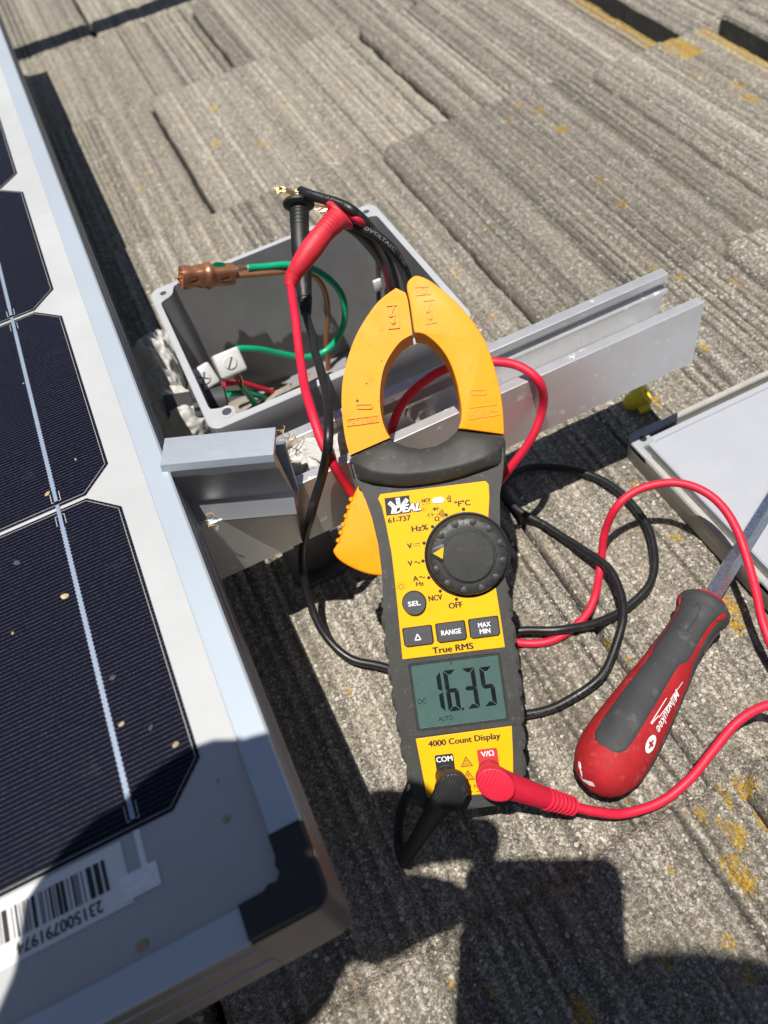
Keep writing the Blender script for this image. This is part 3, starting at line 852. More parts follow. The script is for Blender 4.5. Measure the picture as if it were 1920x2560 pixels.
# ------------------------------------------------------------------ junction box
BX0, BX1, BY0, BY1, BZ = -0.0055, 0.1570, 0.3290, 0.4750, 0.1200
box = thing('junction_box', 'open grey plastic junction box without its lid, standing behind the rail', 'junction box', ((BX0 + BX1) / 2, (BY0 + BY1) / 2, 0))
def corner_loop(x0, y0, x1, y1, kind):
    """loops with the same number of points per corner: rounded outside, screw-boss bite inside"""
    out = []
    n = 8
    for sx, sy, a0 in ((1, 1, 0), (-1, 1, PI / 2), (-1, -1, PI), (1, -1, 1.5 * PI)):
        cx, cy = (x1 if sx > 0 else x0), (y1 if sy > 0 else y0)
        for k in range(n + 1):
            t = k / n
            a = a0 + PI / 2 * t
            if kind == 'out':
                r = .0075
                out.append((cx - sx * r + r * math.cos(a), cy - sy * r + r * math.sin(a)))
            elif kind == 'thin':
                r = .0040
                out.append((cx - sx * r + r * math.cos(a), cy - sy * r + r * math.sin(a)))
            else:                                     # convex boss cutting the corner
                r, q = .0085, .0115
                bx, by = cx - sx * -.001, cy - sy * -.001
                a2 = a0 + PI + PI / 2 * (1 - t)
                if t == 0 or t == 1 or k == 1 or k == n - 1:
                    base = Vector((math.cos(a0), math.sin(a0))) if k <= 1 else Vector((math.cos(a0 + PI / 2), math.sin(a0 + PI / 2)))
                    other = Vector((math.cos(a0 + PI / 2), math.sin(a0 + PI / 2))) if k <= 1 else Vector((math.cos(a0), math.sin(a0)))
                    d = q + (.0035 if k in (0, n) else .0010)
                    off = 0 if k in (0, n) else .0006
                    p = Vector((cx, cy)) - other * d - base * off
                    out.append((p.x, p.y))
                else:
                    u = (k - 2) / (n - 4)
                    e1 = Vector((math.cos(a0), math.sin(a0))); e2 = Vector((math.cos(a0 + PI / 2), math.sin(a0 + PI / 2)))
                    p1 = Vector((cx, cy)) - e2 * (q - .0005) - e1 * .0035
                    p2 = Vector((cx, cy)) - e1 * (q - .0005) - e2 * .0035
                    pm = Vector((cx, cy)) - (e1 + e2) * (q * .86)
                    p = p1 * (1 - u) ** 2 + pm * 2 * u * (1 - u) + p2 * u * u
                    out.append((p.x, p.y))
    return out
OL = corner_loop(BX0, BY0, BX1, BY1, 'out')
TH = .0044
IL = corner_loop(BX0 + TH, BY0 + TH, BX1 - TH, BY1 - TH, 'boss')
IF = corner_loop(BX0 + TH + .002, BY0 + TH + .002, BX1 - TH - .002, BY1 - TH - .002, 'boss')
def loops(mb, seq):
    """skin between stacked loops given as (points, z)"""
    n = len(seq[0][0])
    vs = []
    for pts, z in seq: vs += [(p[0], p[1], z) for p in pts]
    fs = []
    for i in range(len(seq) - 1):
        for k in range(n): fs.append([i * n + k, i * n + (k + 1) % n, (i + 1) * n + (k + 1) % n, (i + 1) * n + k])
    return mb.add(vs, fs)
def inset(pts, d):
    c = Vector(((BX0 + BX1) / 2, (BY0 + BY1) / 2))
    return [((Vector(p) - c) * (1 - d / .075) + c).to_tuple() for p in pts]
mb = MB()
loops(mb, [(inset(OL, .0025), -.006), (inset(OL, .0004), BZ - .0135), (OL, BZ - .012), (OL, BZ - .0006), (inset(OL, .0006), BZ)])
loops(mb, [(inset(OL, .0006), BZ), (IL, BZ)])
mb.build('box_shell', M['pvc'], box, angle=25)
mb = MB()
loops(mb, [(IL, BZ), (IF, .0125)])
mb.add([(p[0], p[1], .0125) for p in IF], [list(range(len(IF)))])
o = mb.build('box_interior', M['pvc_in_shaded'], box, angle=25, fix=False)
for sx in (0, 1):
    for sy in (0, 1):
        cx = BX1 - .0085 if sx else BX0 + .0085
        cy = BY1 - .0085 if sy else BY0 + .0085
        if (sx, sy) == (0, 0): cx, cy = BX0 + .0125, BY0 + .0095
        m = Matrix.Translation((cx, cy, BZ))
        mb = MB()
        r0 = .0040 if (sx, sy) == (0, 0) else .0034
        vs = []
        seqr = [(r0 + .0008, .0002), (r0, .0005), (r0 - .0003, .0004), (r0 - .0008, -.0001)]
        mb.lathe(seqr, 22, m)
        mb.build('screw_boss', M['pvc'], box, angle=50)
        mb2 = MB()
        disc(mb2, cx, cy, r0 - .0012, BZ + .0003, 18)
        mb2.build('screw_hole', M['darksteel'], box, smooth=False)
# rubble on the floor of the box
def blob(c, rad, sc, seed, amp, freq, sub=4, crisp=False):
    bm = bmesh.new()
    bmesh.ops.create_icosphere(bm, subdivisions=sub, radius=1)
    for q in bm.verts:
        d = q.co.copy()
        o = Vector((seed * 7.1, seed * 3.3, seed * 1.7))
        k = noise.fractal(d * freq + o, 1.1, 2.1, 3)
        if crisp: k = 1 - 2 * abs(k)
        q.co = Vector((d.x * sc[0], d.y * sc[1], d.z * sc[2])) * rad * (1 + amp * k)
        q.co += Vector(c)
    return bm
mb = MB()
for k in range(5):
    mb.bm(blob((.018 + .016 * k + rr.uniform(-.004, .004), .448 + rr.uniform(-.012, .012), .0135), .013, (1, .8, .20), 20 + k, .25, 1.6, 4))
M['dustycaulk'] = mat('dusty_sealant', (0.28, 0.25, 0.20), 0.8, 0, 0.3, 120, 0.3, 500, (0.16, 0.12, 0.07), 0.4, 140)
tag(mb.build('floor_sealant', M['dustycaulk'], None), 'lumpy beige sealant spread over the floor of the junction box', 'sealant', None)
# ------------------------------------------------------------------ white sealant squeezed out beside the box
mb = MB()
for k, (px, py, z, r, sc) in enumerate(((400, 935, .040, .017, (.75, 1.0, 1.5)), (425, 1000, .045, .016, (.75, 1.0, 1.4)), (380, 1000, .024, .019, (.8, 1, 1.2)), (455, 1045, .050, .015, (.9, .8, 1.5)), (480, 1085, .055, .013, (1.0, .7, 1.5)), (430, 1075, .030, .018, (1, .9, 1.3)), (395, 890, .030, .014, (.7, 1, 1.2)), (405, 870, .018, .012, (.8, 1, 1.0)))):
    p = S(px, py, z)
    mb.bm(blob(p, r, sc, 40 + k, .26, 1.25, 5, True))
tag(mb.build('sealant_lump', M['caulk'], None, angle=60), 'thick crumpled white sealant squeezed between the junction box and the solar panel', 'sealant')
mb = MB()
for k, (px, py, z, r, sc) in enumerate(((770, 1128, .112, .006, (1.8, 1, .8)), (800, 1148, .112, .0055, (1.6, 1.2, .9)), (830, 1125, .114, .0055, (1.5, 1, 1)), (755, 1140, .108, .005, (1, 1, 1)), (860, 1105, .113, .005, (1.6, 1, .9)))):
    mb.bm(blob(S(px, py, z), r, sc, 60 + k, .26, 1.4, 4, True))
for k in range(4):
    a = S(742 + 4 * k, 1125 + 8 * k, .113); b = S(800 + 8 * k, 1122 + 12 * k, .117); c = S(850, 1112 + 9 * k, .115)
    mb.tube(spline([a, (a + b) / 2 + Vector((0, .002, .002)), b, c], 6), .0016, 8)
tag(mb.build('sealant_strip', M['caulk'], None, angle=60), 'crumpled strip of white sealant lying in the rail channel beside the clamp', 'sealant')
# black conduit end peeping out of the channel next to the clamp
p = S(752, 1180, .110)
t = thing('rubber_plug', 'small round black plug in the rail channel next to the clamp', 'plug', p)
m = Matrix.Translation(p) @ Vector((.6, -.75, .25)).to_track_quat('Z', 'Y').to_matrix().to_4x4()
MB().lathe([(.0046, -.012), (.0046, .003), (.0052, .0035), (.0052, .0058), (.0044, .0062)], 20, m).build('plug_body', M['blackgrip'], t)
mm_ = MB(); 
MB().lathe([(.0030, .0060), (.0030, .0068), (.0020, .0070)], 16, m).build('plug_core', M['darksteel'], t)

# ------------------------------------------------------------------ things wired up inside the box
def py_pts(L): return [SY(a, b, y) for a, b, y in L]
def cable(name, label, cat, pts, r, material, group=None, per=12, n=14):
    o = MB().tube(spline(pts, per), r, n).build(name, material, None)
    return tag(o, label, cat, group)
GY = .447
gpts = py_pts([(618, 670, .455), (660, 667, .456), (720, 662, .455), (780, 672, .452), (825, 700, .449), (855, 740, .447), (862, 795, .446), (845, 845, .446), (810, 880, .446), (760, 893, .445), (700, 884, .443), (650, 874, .440), (600, 872, .437), (585, 880, .436)])
cable('insulated_wire', 'green insulated wire looping from the copper crimp down to the terminal lug', 'wire', gpts, .0023, M['green'])
cpts = py_pts([(580, 690, .452), (620, 687, .453), (680, 682, .454), (735, 678, .456), (785, 690, .457), (812, 730, .458), (820, 790, .459), (815, 850, .459), (820, 910, .459), (812, 975, .459), (812, 1010, .458)])
cable('bare_wire', 'bare brown copper wire curving from the crimp into the box', 'wire', cpts, .0020, M['oldcopper'])
mb = MB()
for k in range(6):
    o_ = Vector((0, rr.uniform(-.0012, .0012), rr.uniform(-.0014, .0014)))
    mb.tube(spline([SY(584, 676, .4545) + o_, SY(600, 673, .455) + o_ * 1.2, SY(620, 671, .455) + o_ * .8], 4), .0006, 6)
tag(mb.build('copper_strands', M['copper'], None), 'twisted copper strands between the crimp and the green insulation', 'strands')
# the crimp: two wrapped lobes with a bulged waist
ce1, ce2 = SY(452, 694, .4520), SY(584, 684, .4535)
ax = (ce2 - ce1)
L = ax.length
crimp = thing('copper_crimp', 'brown copper crimp connector with two wrapped lobes above the box rim', 'crimp connector', (ce1 + ce2) / 2)
q = ax.to_track_quat('Z', 'Y').to_matrix().to_4x4()
cm = Matrix.Translation(ce1) @ q
mb = MB()
n, rings = 40, 34
vs, fs = [], []
for i in range(rings + 1):
    t = i / rings
    z = t * L
    base = .0064
    if t < .42: base = .0066 + .0004 * math.sin(t * 20)
    elif t < .60: base = .0070 + .0018 * math.sin((t - .42) / .18 * PI)
    else: base = .0066
    for k in range(n):
        a = 2 * PI * k / n
        e_ = 4.5 if not .42 < t < .6 else 2.6
        sq = (abs(math.cos(a)) ** e_ + abs(math.sin(a)) ** e_) ** (-1 / e_)
        r = base * sq * .92
        flute = .0004 * math.exp(-((math.sin(a * 1.0 + 1.9)) / .10) ** 2) * (0 if .42 < t < .6 else 1)
        press = 0
        for tc in (.2, .8):                            # die marks
            if abs(t - tc) < .07 and math.cos(a * 4) > .45: press = .0009
        rr_ = r - flute - press + .00025 * noise.noise(Vector((math.cos(a) * 2, math.sin(a) * 2, t * 6)))
        vs.append(cm @ Vector((rr_ * .86 * math.cos(a), rr_ * 1.02 * math.sin(a), z)))
for i in range(rings):
    for k in range(n): fs.append([i * n + k, i * n + (k + 1) % n, (i + 1) * n + (k + 1) % n, (i + 1) * n + k])
fs += [list(range(n))[::-1], [rings * n + k for k in range(n)]]
mb.add(vs, fs).build('crimp_sleeve', M['oldcopper'], crimp, angle=45)
mb = MB()
for k in range(10):
    a = rr.uniform(0, 2 * PI); r = rr.uniform(0, .0038)
    p = cm @ Vector((r * math.cos(a), r * math.sin(a), .001))
    mb.tube([p, p + (ce1 - ce2).normalized() * rr.uniform(.001, .0035)], .0008, 7)
mb.build('wire_stub', M['copper'], crimp)
mb = MB()
vs = []
for k in range(14):
    a = 2 * PI * k / 14
    vs.append(SY(548 + 17 * math.cos(a), 662 + 7 * math.sin(a) * (1 if math.sin(a) < 0 else .9), .4455))
mb.add(vs, [list(range(14))]).build('paint_dab', M['green'], crimp, smooth=False)
# terminal lugs
def lug(c, sx, sy, sz, label, tilt, slot):
    t = thing('terminal_lug', label, 'terminal lug', c)
    m = Matrix.Translation(c) @ tilt
    MB().box((-sx, -sy, -sz), (sx, sy, sz), .0018, m, 3).build('lug_body', M['steel'], t)
    s = MB().lathe([(.0044, sz - .0003), (.0044, sz + .0006), (.0039, sz + .0010)], 22, m).build('screw_head', M['steel'], t)
    sl = MB()
    sl.box((-.0040, -.0005, sz + .0008), (.0040, .0005, sz + .0012), 0, m @ Matrix.Rotation(.9, 4, 'Z'))
    if slot == 'cross': sl.box((-.0005, -.0034, sz + .0008), (.0005, .0034, sz + .00121), 0, m @ Matrix.Rotation(.9, 4, 'Z'))
    sl.build('screw_slot', M['darksteel'], s, smooth=False)
    return t
lc = SY(572, 908, .4280)
tl = Matrix.Rotation(math.radians(52), 4, 'X') @ Matrix.Rotation(.08, 4, 'Y')
lug(lc, .0092, .0082, .0075, 'square zinc terminal lug with slotted screw, holding the green wire', tl, 'line')
lc2 = SY(508, 945, .4220)
lug(lc2, .0082, .0078, .0030, 'flat zinc clamp plate with a cross screw left of the bigger lug', tl @ Matrix.Rotation(.15, 4, 'Z'), 'cross')
mb = MB()
a = SY(594, 938, .431); b = SY(604, 965, .431)
for k in range(7):
    o_ = Vector((rr.uniform(-.0022, .0022), rr.uniform(-.002, .002), 0))
    mb.tube([a + o_, lerp(a, b, .5) + o_ * .8, b + o_ * .3], .0008, 6)
tag(mb.build('copper_strands', M['copper'], None), 'copper strands running out under the square terminal lug', 'strands')
cable('insulated_wire', 'short green wire end slanting down below the terminal lug', 'wire', py_pts([(604, 962, .432), (620, 985, .438), (640, 1015, .445), (660, 1050, .452)]), .0023, M['green'])
cable('insulated_wire', 'lower green wire lying along the bottom of the box', 'wire', py_pts([(570, 985, .440), (615, 983, .446), (650, 990, .452), (690, 1005, .458), (730, 1030, .462)]), .0022, M['green'])
cable('insulated_wire', 'thin red wire on the floor of the junction box', 'wire', py_pts([(560, 960, .440), (600, 957, .446), (650, 970, .452), (700, 985, .458), (760, 1000, .462)]), .0019, M['red'])
cable('insulated_wire', 'short red wire end at the right of the box floor', 'wire', py_pts([(770, 940, .462), (790, 933, .463), (815, 925, .463), (850, 930, .464)]), .0017, M['red'])
cable('insulated_wire', 'thin black wire along the back of the box floor', 'wire', py_pts([(560, 955, .450), (640, 962, .455), (730, 964, .460), (820, 955, .464), (880, 930, .464)]), .0018, M['black'])
# cable gland through the left wall
gl = thing('cable_gland', 'black ribbed cable gland inside the left wall of the junction box', 'cable gland', (.012, .425, .035))
gm = Matrix.Translation(SY(530, 1005, .415)) @ Vector((1, -.1, -.25)).to_track_quat('Z', 'Y').to_matrix().to_4x4()
pr = [(.0150, -.022), (.0150, -.012)]
gear = [((.0155 if k % 2 else .0140) * math.cos(2 * PI * k / 32), (.0155 if k % 2 else .0140) * math.sin(2 * PI * k / 32)) for k in range(32)]
M['gland'] = mat('dark_nylon', (0.05, 0.05, 0.052), 0.5, 0, 0.1, 90)
MB().prism(gear, -.013, -.004, .0008, m=gm).build('lock_ring', M['gland'], gl)
MB().lathe([(.0105, -.005), (.0105, .008), (.0085, .0095)], 28, gm).build('gland_neck', M['gland'], gl)
MB().box((-.010, -.004, -.030), (.010, .004, -.012), .001, gm).build('gland_tab', M['gland'], gl)

# ------------------------------------------------------------------ photovoltaic cables arching out of the box
def tube_text(mb, path, r, string, start, length, ht, look, flip=False):
    """letters wrapped along a cable"""
    vs, fs, (x0, y0, x1, y1) = glyphs(string, 0.0)
    cum = [0]
    for a, b in zip(path[:-1], path[1:]): cum.append(cum[-1] + (b - a).length)
    out = []
    for x, y in vs:
        s = start + ((x - x0) / (x1 - x0)) * length
        if flip: s = start + length - (s - start)
        s = min(max(s, 0), cum[-1] - 1e-6)
        i = max(j for j in range(len(cum) - 1) if cum[j] <= s)
        f = (s - cum[i]) / max(1e-9, cum[i + 1] - cum[i])
        p = path[i].lerp(path[i + 1], f)
        t = (path[i + 1] - path[i]).normalized()
        n = (look - t * look.dot(t)).normalized()
        b = n.cross(t) * (-1 if flip else 1)
        ph = ((y - y0) / (y1 - y0) - .5) * ht / r
        out.append(p + (n * math.cos(ph) + b * math.sin(ph)) * (r + .0001))
    mb.add(out, fs)
LOOK = -CAM_FWD
pc = thing('solar_cable', 'thick black printed solar cable with bared bright strands, topmost of the bundle', 'cable', S(770, 480, .165))
pA = spline([S(752, 478, .166), S(790, 492, .168), S(845, 508, .168), S(885, 530, .165), S(930, 575, .150), S(965, 640, .125), S(985, 700, .09), S(1000, 780, .05)], 12)
MB().tube(pA, .0030, 16).build('cable_jacket', M['black'], pc)
mb = MB(); tube_text(mb, pA, .0030, '- 12 AWG (3.31mm )', .008, .032, .0018, LOOK)
M['greyprint'] = mat('grey_print', (0.20, 0.20, 0.20), 0.6)
mb.build('cable_print', M['greyprint'], pc, smooth=False, fix=False)
mb = MB()
for k in range(22):
    a = rr.uniform(0, 2 * PI); r = .0024 * math.sqrt(rr.random())
    o_ = Vector((0, math.cos(a) * r, math.sin(a) * r))
    mb.tube(spline([S(765, 480, .166) + o_, S(735, 482, .166) + o_ * .9, S(715, 476, .166) + o_ * .8 + Vector((0, .001, 0)), S(692 + rr.uniform(-4, 8), 470 + rr.uniform(-3, 5), .167) + o_ * 1.3], 4), .00042, 5)
mb.build('bare_strands', M['gold'], pc)
pc2 = thing('solar_cable', 'thick black printed solar cable arching behind the red probe into the box', 'cable', S(880, 560, .15))
pB = spline([S(838, 520, .160), S(872, 545, .158), S(905, 570, .154), S(945, 593, .148), S(985, 630, .138), S(1012, 680, .118), S(1025, 730, .085), S(1030, 790, .05)], 12)
MB().tube(pB, .0033, 16).build('cable_jacket', M['black'], pc2)
mb = MB(); tube_text(mb, pB, .0035, 'PHOTOVOLTAIC   TYPE   AWG', .012, .060, .0020, LOOK)
mb.build('cable_print', M['greyprint'], pc2, smooth=False, fix=False)
pc3 = thing('solar_cable', 'red insulated solar cable with frayed copper end behind the red probe', 'cable', S(890, 545, .15))
pC = spline([S(838, 518, .163), S(868, 530, .163), S(900, 552, .160), S(935, 590, .140), S(955, 640, .11), S(975, 720, .07)], 10)
MB().tube(pC, .0024, 12).build('cable_jacket', M['red'], pc3)
mb = MB()
for k in range(16):
    o_ = Vector((rr.uniform(-1, 1), rr.uniform(-1, 1), rr.uniform(-1, 1))) * .002
    mb.tube(spline([S(840, 520, .163) + o_ * .6, S(818, 520, .164) + o_, S(800 + rr.uniform(-5, 8), 516 + rr.uniform(-4, 8), .165) + o_ * 1.5], 4), .00042, 5)
mb.build('bare_strands', M['copper'], pc3)
pD = spline([S(862, 556, .152), S(900, 585, .143), S(935, 625, .12), S(960, 665, .095), S(985, 720, .06), S(1000, 800, .03)], 10)
tag(MB().tube(pD, .0035, 14).build('solar_cable', M['greycable'], None), 'weathered grey black cable dropping into the box behind the clamp meter jaws', 'cable')
pE = SY(944, 650, .452), SY(946, 700, .452), SY(946, 760, .452), SY(940, 820, .455)
wl = thing('tagged_wire', 'thin dark wire with a white tag against the back wall of the box', 'wire', pE[0])
MB().tube(spline(pE, 8), .0016, 10).build('wire_jacket', M['greycable'], wl)
p = SY(944, 713, .4495)
MB().box((p.x - .0028, p.y - .0012, p.z - .0045), (p.x + .0028, p.y + .0010, p.z + .0045), .0004).build('white_tag', M['white'], wl)

# ------------------------------------------------------------------ lid of the box, turned over on the tiles
LX0, LX1, LY0, LY1 = .2365, .4030, .1330, .2860
lid = thing('box_lid', 'pale grey junction box lid lying flat on the tiles at the right', 'lid', ((LX0 + LX1) / 2, (LY0 + LY1) / 2, 0))
def rl(d, r): return rrect(LX0 + d, LY0 + d, LX1 - d, LY1 - d, r, 8)
mb = MB()
loops(mb, [(rl(.0006, .007), -.006), (rl(0, .0075), -.0045), (rl(0, .0075), .0105), (rl(.0008, .007), .0118), (rl(.0040, .005), .0118), (rl(.0046, .0045), .0108), (rl(.0046, .0045), .0070)])
mb.build('lid_rim', M['lid_rim'], lid, angle=30)
mb = MB()
loops(mb, [(rl(.0046, .0045), .0070), (rl(.0090, .003), .0070)])
mb.build('gasket', M['gasket'], lid, smooth=False)
mb = MB()
loops(mb, [(rl(.0090, .003), .0070), (rl(.0090, .003), .0112), (rl(.0098, .003), .0120), (rl(.0135, .002), .0120), (rl(.0142, .002), .0108)])
pts = rl(.0142, .002)
mb.add([(p[0], p[1], .0108) for p in pts], [list(range(len(pts)))])
mb.build('lid_plate', M['lid'], lid, angle=25)
for sx in (0, 1):
    for sy in (0, 1):
        cx = LX1 - .0085 if sx else LX0 + .0085
        cy = LY1 - .0085 if sy else LY0 + .0085
        ex, ey = (1 if sx else -1), (1 if sy else -1)
        poly = [(-.0088, .0138), (-.0088, -.0070)] + [(-.0088 + .0083 * 0, -.0070)]
        mb = MB()
        P = []
        for k in range(9):
            a = PI / 2 * k / 8
            P.append((.0012 + .0075 * math.cos(a) - .0002, .0012 + .0075 * math.sin(a) - .0002))
        P += [(-.0200, .0085), (-.0200, .0036), (-.0055, .0036), (-.0058, -.0058), (.0036, -.0055), (.0036, -.0150), (.0085, -.0150)]
        Q = [(cx + ex * p[0], cy + ey * p[1]) for p in P]
        c = MB().prism(Q, .0072, .0122, .0008, 2).build('lid_corner', M['lid_corner'], lid)
        mb = MB(); disc(mb, cx, cy, .0024, .0124, 18)
        mb.build('screw_hole', M['ink'], c, smooth=False)

# ------------------------------------------------------------------ yellow fitting dropped by the rail end
yp = S(1604, 992, .009)
yf = thing('wire_connector', 'small yellow plastic winged wire connector lying by the end of the rail', 'connector', (yp.x, yp.y, 0))
ym = Matrix.Translation(yp) @ Matrix.Scale(.76, 4) @ Vector((.72, -.40, .55)).to_track_quat('Z', 'Y').to_matrix().to_4x4()
mb = MB()
n = 28
outer = [(.0050, -.016), (.0075, -.012), (.0085, -.004), (.0092, .0040), (.0092, .0052), (.0076, .0055), (.0070, .0050), (.0066, -.004), (.0050, -.006)]
mb.lathe(outer, n, ym)
mb.build('connector_shell', M['yellow'], yf, angle=40)
for s in (1, -1):
    MB().prism([(.008, -.003), (.0135, -.0024), (.0145, 0), (.0135, .0024), (.008, .003)], -.006, .0040, .0008, m=ym @ Matrix.Rotation(PI / 2 * (1 + s) + .6, 4, 'Z')).build('wing', M['yellow'], yf)

# ------------------------------------------------------------------ clamp meter, leaning on the rail; authored in millimetres on its own face
def meter_frame():
    psi, tau, rho = math.radians(-20.5), math.radians(39), math.radians(-1)
    u = Vector((math.cos(psi) * math.cos(rho), math.sin(psi) * math.cos(rho), math.sin(rho)))
    h = Vector((-math.sin(psi), math.cos(psi), 0))
    v = h * math.cos(tau) + Vector((0, 0, 1)) * math.sin(tau)
    v -= u * u.dot(v); v.normalize()
    return u, v, u.cross(v), S(1178, 2005, .034)
MU, MV, MN, MO = meter_frame()
FM = Matrix(((MU.x, MV.x, MN.x, MO.x), (MU.y, MV.y, MN.y, MO.y), (MU.z, MV.z, MN.z, MO.z), (0, 0, 0, 1)))
def mm(px, py, c=0.0):
    d = ray(px, py)
    p = CAM_POS + d * (((MO + MN * (c * .001)) - CAM_POS).dot(MN) / d.dot(MN)) - MO
    return (p.dot(MU) * 1000, p.dot(MV) * 1000)
def z2(x, y, c=0.0): return mm(800 + x * .36166, 660 + y * .36166, c)
def z3(x, y, c=0.0): return mm(800 + x * .36166, 1160 + y * .36166, c)
def z4(x, y, c=0.0): return mm(880 + x * .36166, 1600 + y * .36166, c)
def mw(a, b, c): return FM @ Vector((a * .001, b * .001, c * .001))
meter = thing('clamp_meter', 'yellow and charcoal digital clamp meter leaning on the rail, display reading 16.35', 'clamp meter', matrix=FM)
K = Matrix.Scale(.001, 4)
def mk(mb, name, material, parent=meter, **kw):
    return mb.xf(K).build(name, material, parent, local=True, **kw)
# ---- body
body_l = [(-22, -2.5), (-25.6, 1.5), (-26.9, 14), (-28.2, 27), (-28.6, 40), (-29.0, 55), (-28.9, 82), (-28.3, 97), (-26.8, 112), (-26.6, 127), (-27.8, 140), (-30, 150.5), (-32.6, 158), (-33.8, 166)]
body_r = [(37.8, 164), (37, 156), (35.6, 150), (33.2, 142), (31.6, 130), (30.6, 112), (30.4, 92), (30.2, 75), (30.0, 57), (29.2, 44), (28.2, 30), (26.3, 12), (24.8, 4), (21.8, -3), (15.7, -3.2), (-10, -3.8)]
mb = MB().prism(body_l + body_r, -33, -.7, 2.6, 4, True)
shell = mk(mb, 'meter_body', M['body'])
# raised rib across the bottom edge and the little foot at its right end
mb = MB().prism([(14.5, -5.4), (21.8, -5.2), (23.4, -2), (23.0, 1.0), (14.0, 0)], -20, -3.5, 1.0, 2, True)
mk(mb, 'end_foot', M['body'])
# ---- rubber side grips: saw-tooth pads, six a side
def side_grip(pts, sgn):
    out, inn = [], []
    def edge(b):
        for (x0, b0), (x1, b1) in zip(pts[:-1], pts[1:]):
            if min(b0, b1) <= b <= max(b0, b1):
                return x0 + (x1 - x0) * (b - b0) / (b1 - b0)
        return pts[-1][0]
    b = 8.0
    while b < 100:
        nb = min(b + 12.6, 101)
        out += [(edge(b) + sgn * .35, b), (edge(b + 1.2) + sgn * 1.45, b + 1.2), (edge(nb - 3.5) + sgn * 1.3, nb - 3.5), (edge(nb - .2) + sgn * .3, nb - .2)]
        b = nb
    poly = out + [(edge(100) - sgn * 3.4, 100), (edge(60) - sgn * 3.0, 60), (edge(30) - sgn * 3.0, 30), (edge(9) - sgn * 2.5, 9)]
    return poly
for pts, s in ((sorted(body_l, key=lambda p: p[1]), -1), (sorted([p for p in body_r if p[0] > 21], key=lambda p: p[1]), 1)):
    mb = MB().prism(side_grip(pts, s), -29, -2.6, 1.0, 2, True)
    g = mk(mb, 'rubber_grip', M['rubber'])
    mb = MB()
    def ed(b, pts=pts):
        for (x0, b0), (x1, b1) in zip(pts[:-1], pts[1:]):
            if b0 <= b <= b1: return x0 + (x1 - x0) * (b - b0) / (b1 - b0)
        return pts[-1][0]
    b = 10.0
    while b < 96:                                     # oblique finger ribs on the pads
        e = ed(b + 5)
        mb.prism([(e + s * 1.75, b + 1), (e + s * 1.75, b + 7), (e - s * 1.6, b + 8.6), (e - s * 2.0, b + 2.2)], -16, -2.0, .5, 2)
        b += 12.6
    mk(mb, 'grip_rib', M['rubber'], g)
# ---- collar below the jaws (lofted: arc edge, crest, undercut)
arc = [(-33.8, 169.9), (-27.3, 171.6), (-20.6, 173.4), (-14, 175.2), (-11.8, 173.3), (-6.7, 170.4), (-0.2, 168.6), (6.7, 168.8), (12.5, 170.9), (17.0, 174.0), (18.8, 174.4), (25.5, 172.6), (32.3, 170.8), (39, 169.0)]
crest = [(-34.8, 167.4), (-30, 165.4), (-24, 162.0), (-18, 160.0), (-13, 158.9), (-8, 158.2), (-1, 157.9), (6, 157.9), (12, 158.2), (18, 158.8), (23, 159.6), (28, 160.6), (34, 162.4), (39.4, 165.6)]
under = [(-34.0, 160.0), (-30.5, 158.4), (-25, 156.2), (-19, 154.6), (-13, 153.2), (-8, 152.6), (-1, 152.4), (6, 152.5), (12, 152.9), (18, 153.7), (23, 154.7), (28, 155.6), (34, 156.6), (38.2, 158.6)]
mb = MB()
seq = []
nC = len(arc)
def side(i): return 1.0 - (0 if 0 < i < nC - 1 else 1)
rows = []
rows.append([(a, b, -31.0) for a, b in arc])
rows.append([(a, b, -1.6) for a, b in arc])
rows.append([(a + (0.3 if i == 0 else -.3 if i == nC - 1 else 0), b - .8, -.2 if 0 < i < nC - 1 else -2.5) for i, (a, b) in enumerate(arc)])
for t, cc in ((.35, 2.2), (.7, 4.3), (.92, 5.6), (1.0, 5.9)):
    rows.append([(lerp(p[0], q[0], t), lerp(p[1], q[1], t), cc if 1 < i < nC - 2 else (cc * .55 if 0 < i < nC - 1 else -2.5)) for i, (p, q) in enumerate(zip(arc, crest))])
for t, cc in ((.12, 5.9), (.3, 5.5), (.75, 3.6), (1.0, 2.4)):
    rows.append([(lerp(p[0], q[0], t), lerp(p[1], q[1], t), cc if 1 < i < nC - 2 else (cc * .55 if 0 < i < nC - 1 else -3.0)) for i, (p, q) in enumerate(zip(crest, under))])
rows.append([(a, b - .6, .2 if 0 < i < nC - 1 else -3) for i, (a, b) in enumerate(under)])
rows.append([(a, b + 1.5, -1.5 if 0 < i < nC - 1 else -4) for i, (a, b) in enumerate(under)])
rows.append([(a, b + 1.5, -31.0) for a, b in under])
vs = [p for r in rows for p in r]
R_ = len(rows)
fs = [[i * nC + k, i * nC + k + 1, (i + 1) * nC + k + 1, (i + 1) * nC + k] for i in range(R_ - 1) for k in range(nC - 1)]
fs += [[(R_ - 1) * nC + k, (R_ - 1) * nC + k + 1, k + 1, k] for k in range(nC - 1)]
fs += [[i * nC for i in range(R_)][::-1], [i * nC + nC - 1 for i in range(R_)]]
mb.add(vs, fs)
mk(mb, 'jaw_collar', M['body'], angle=50)
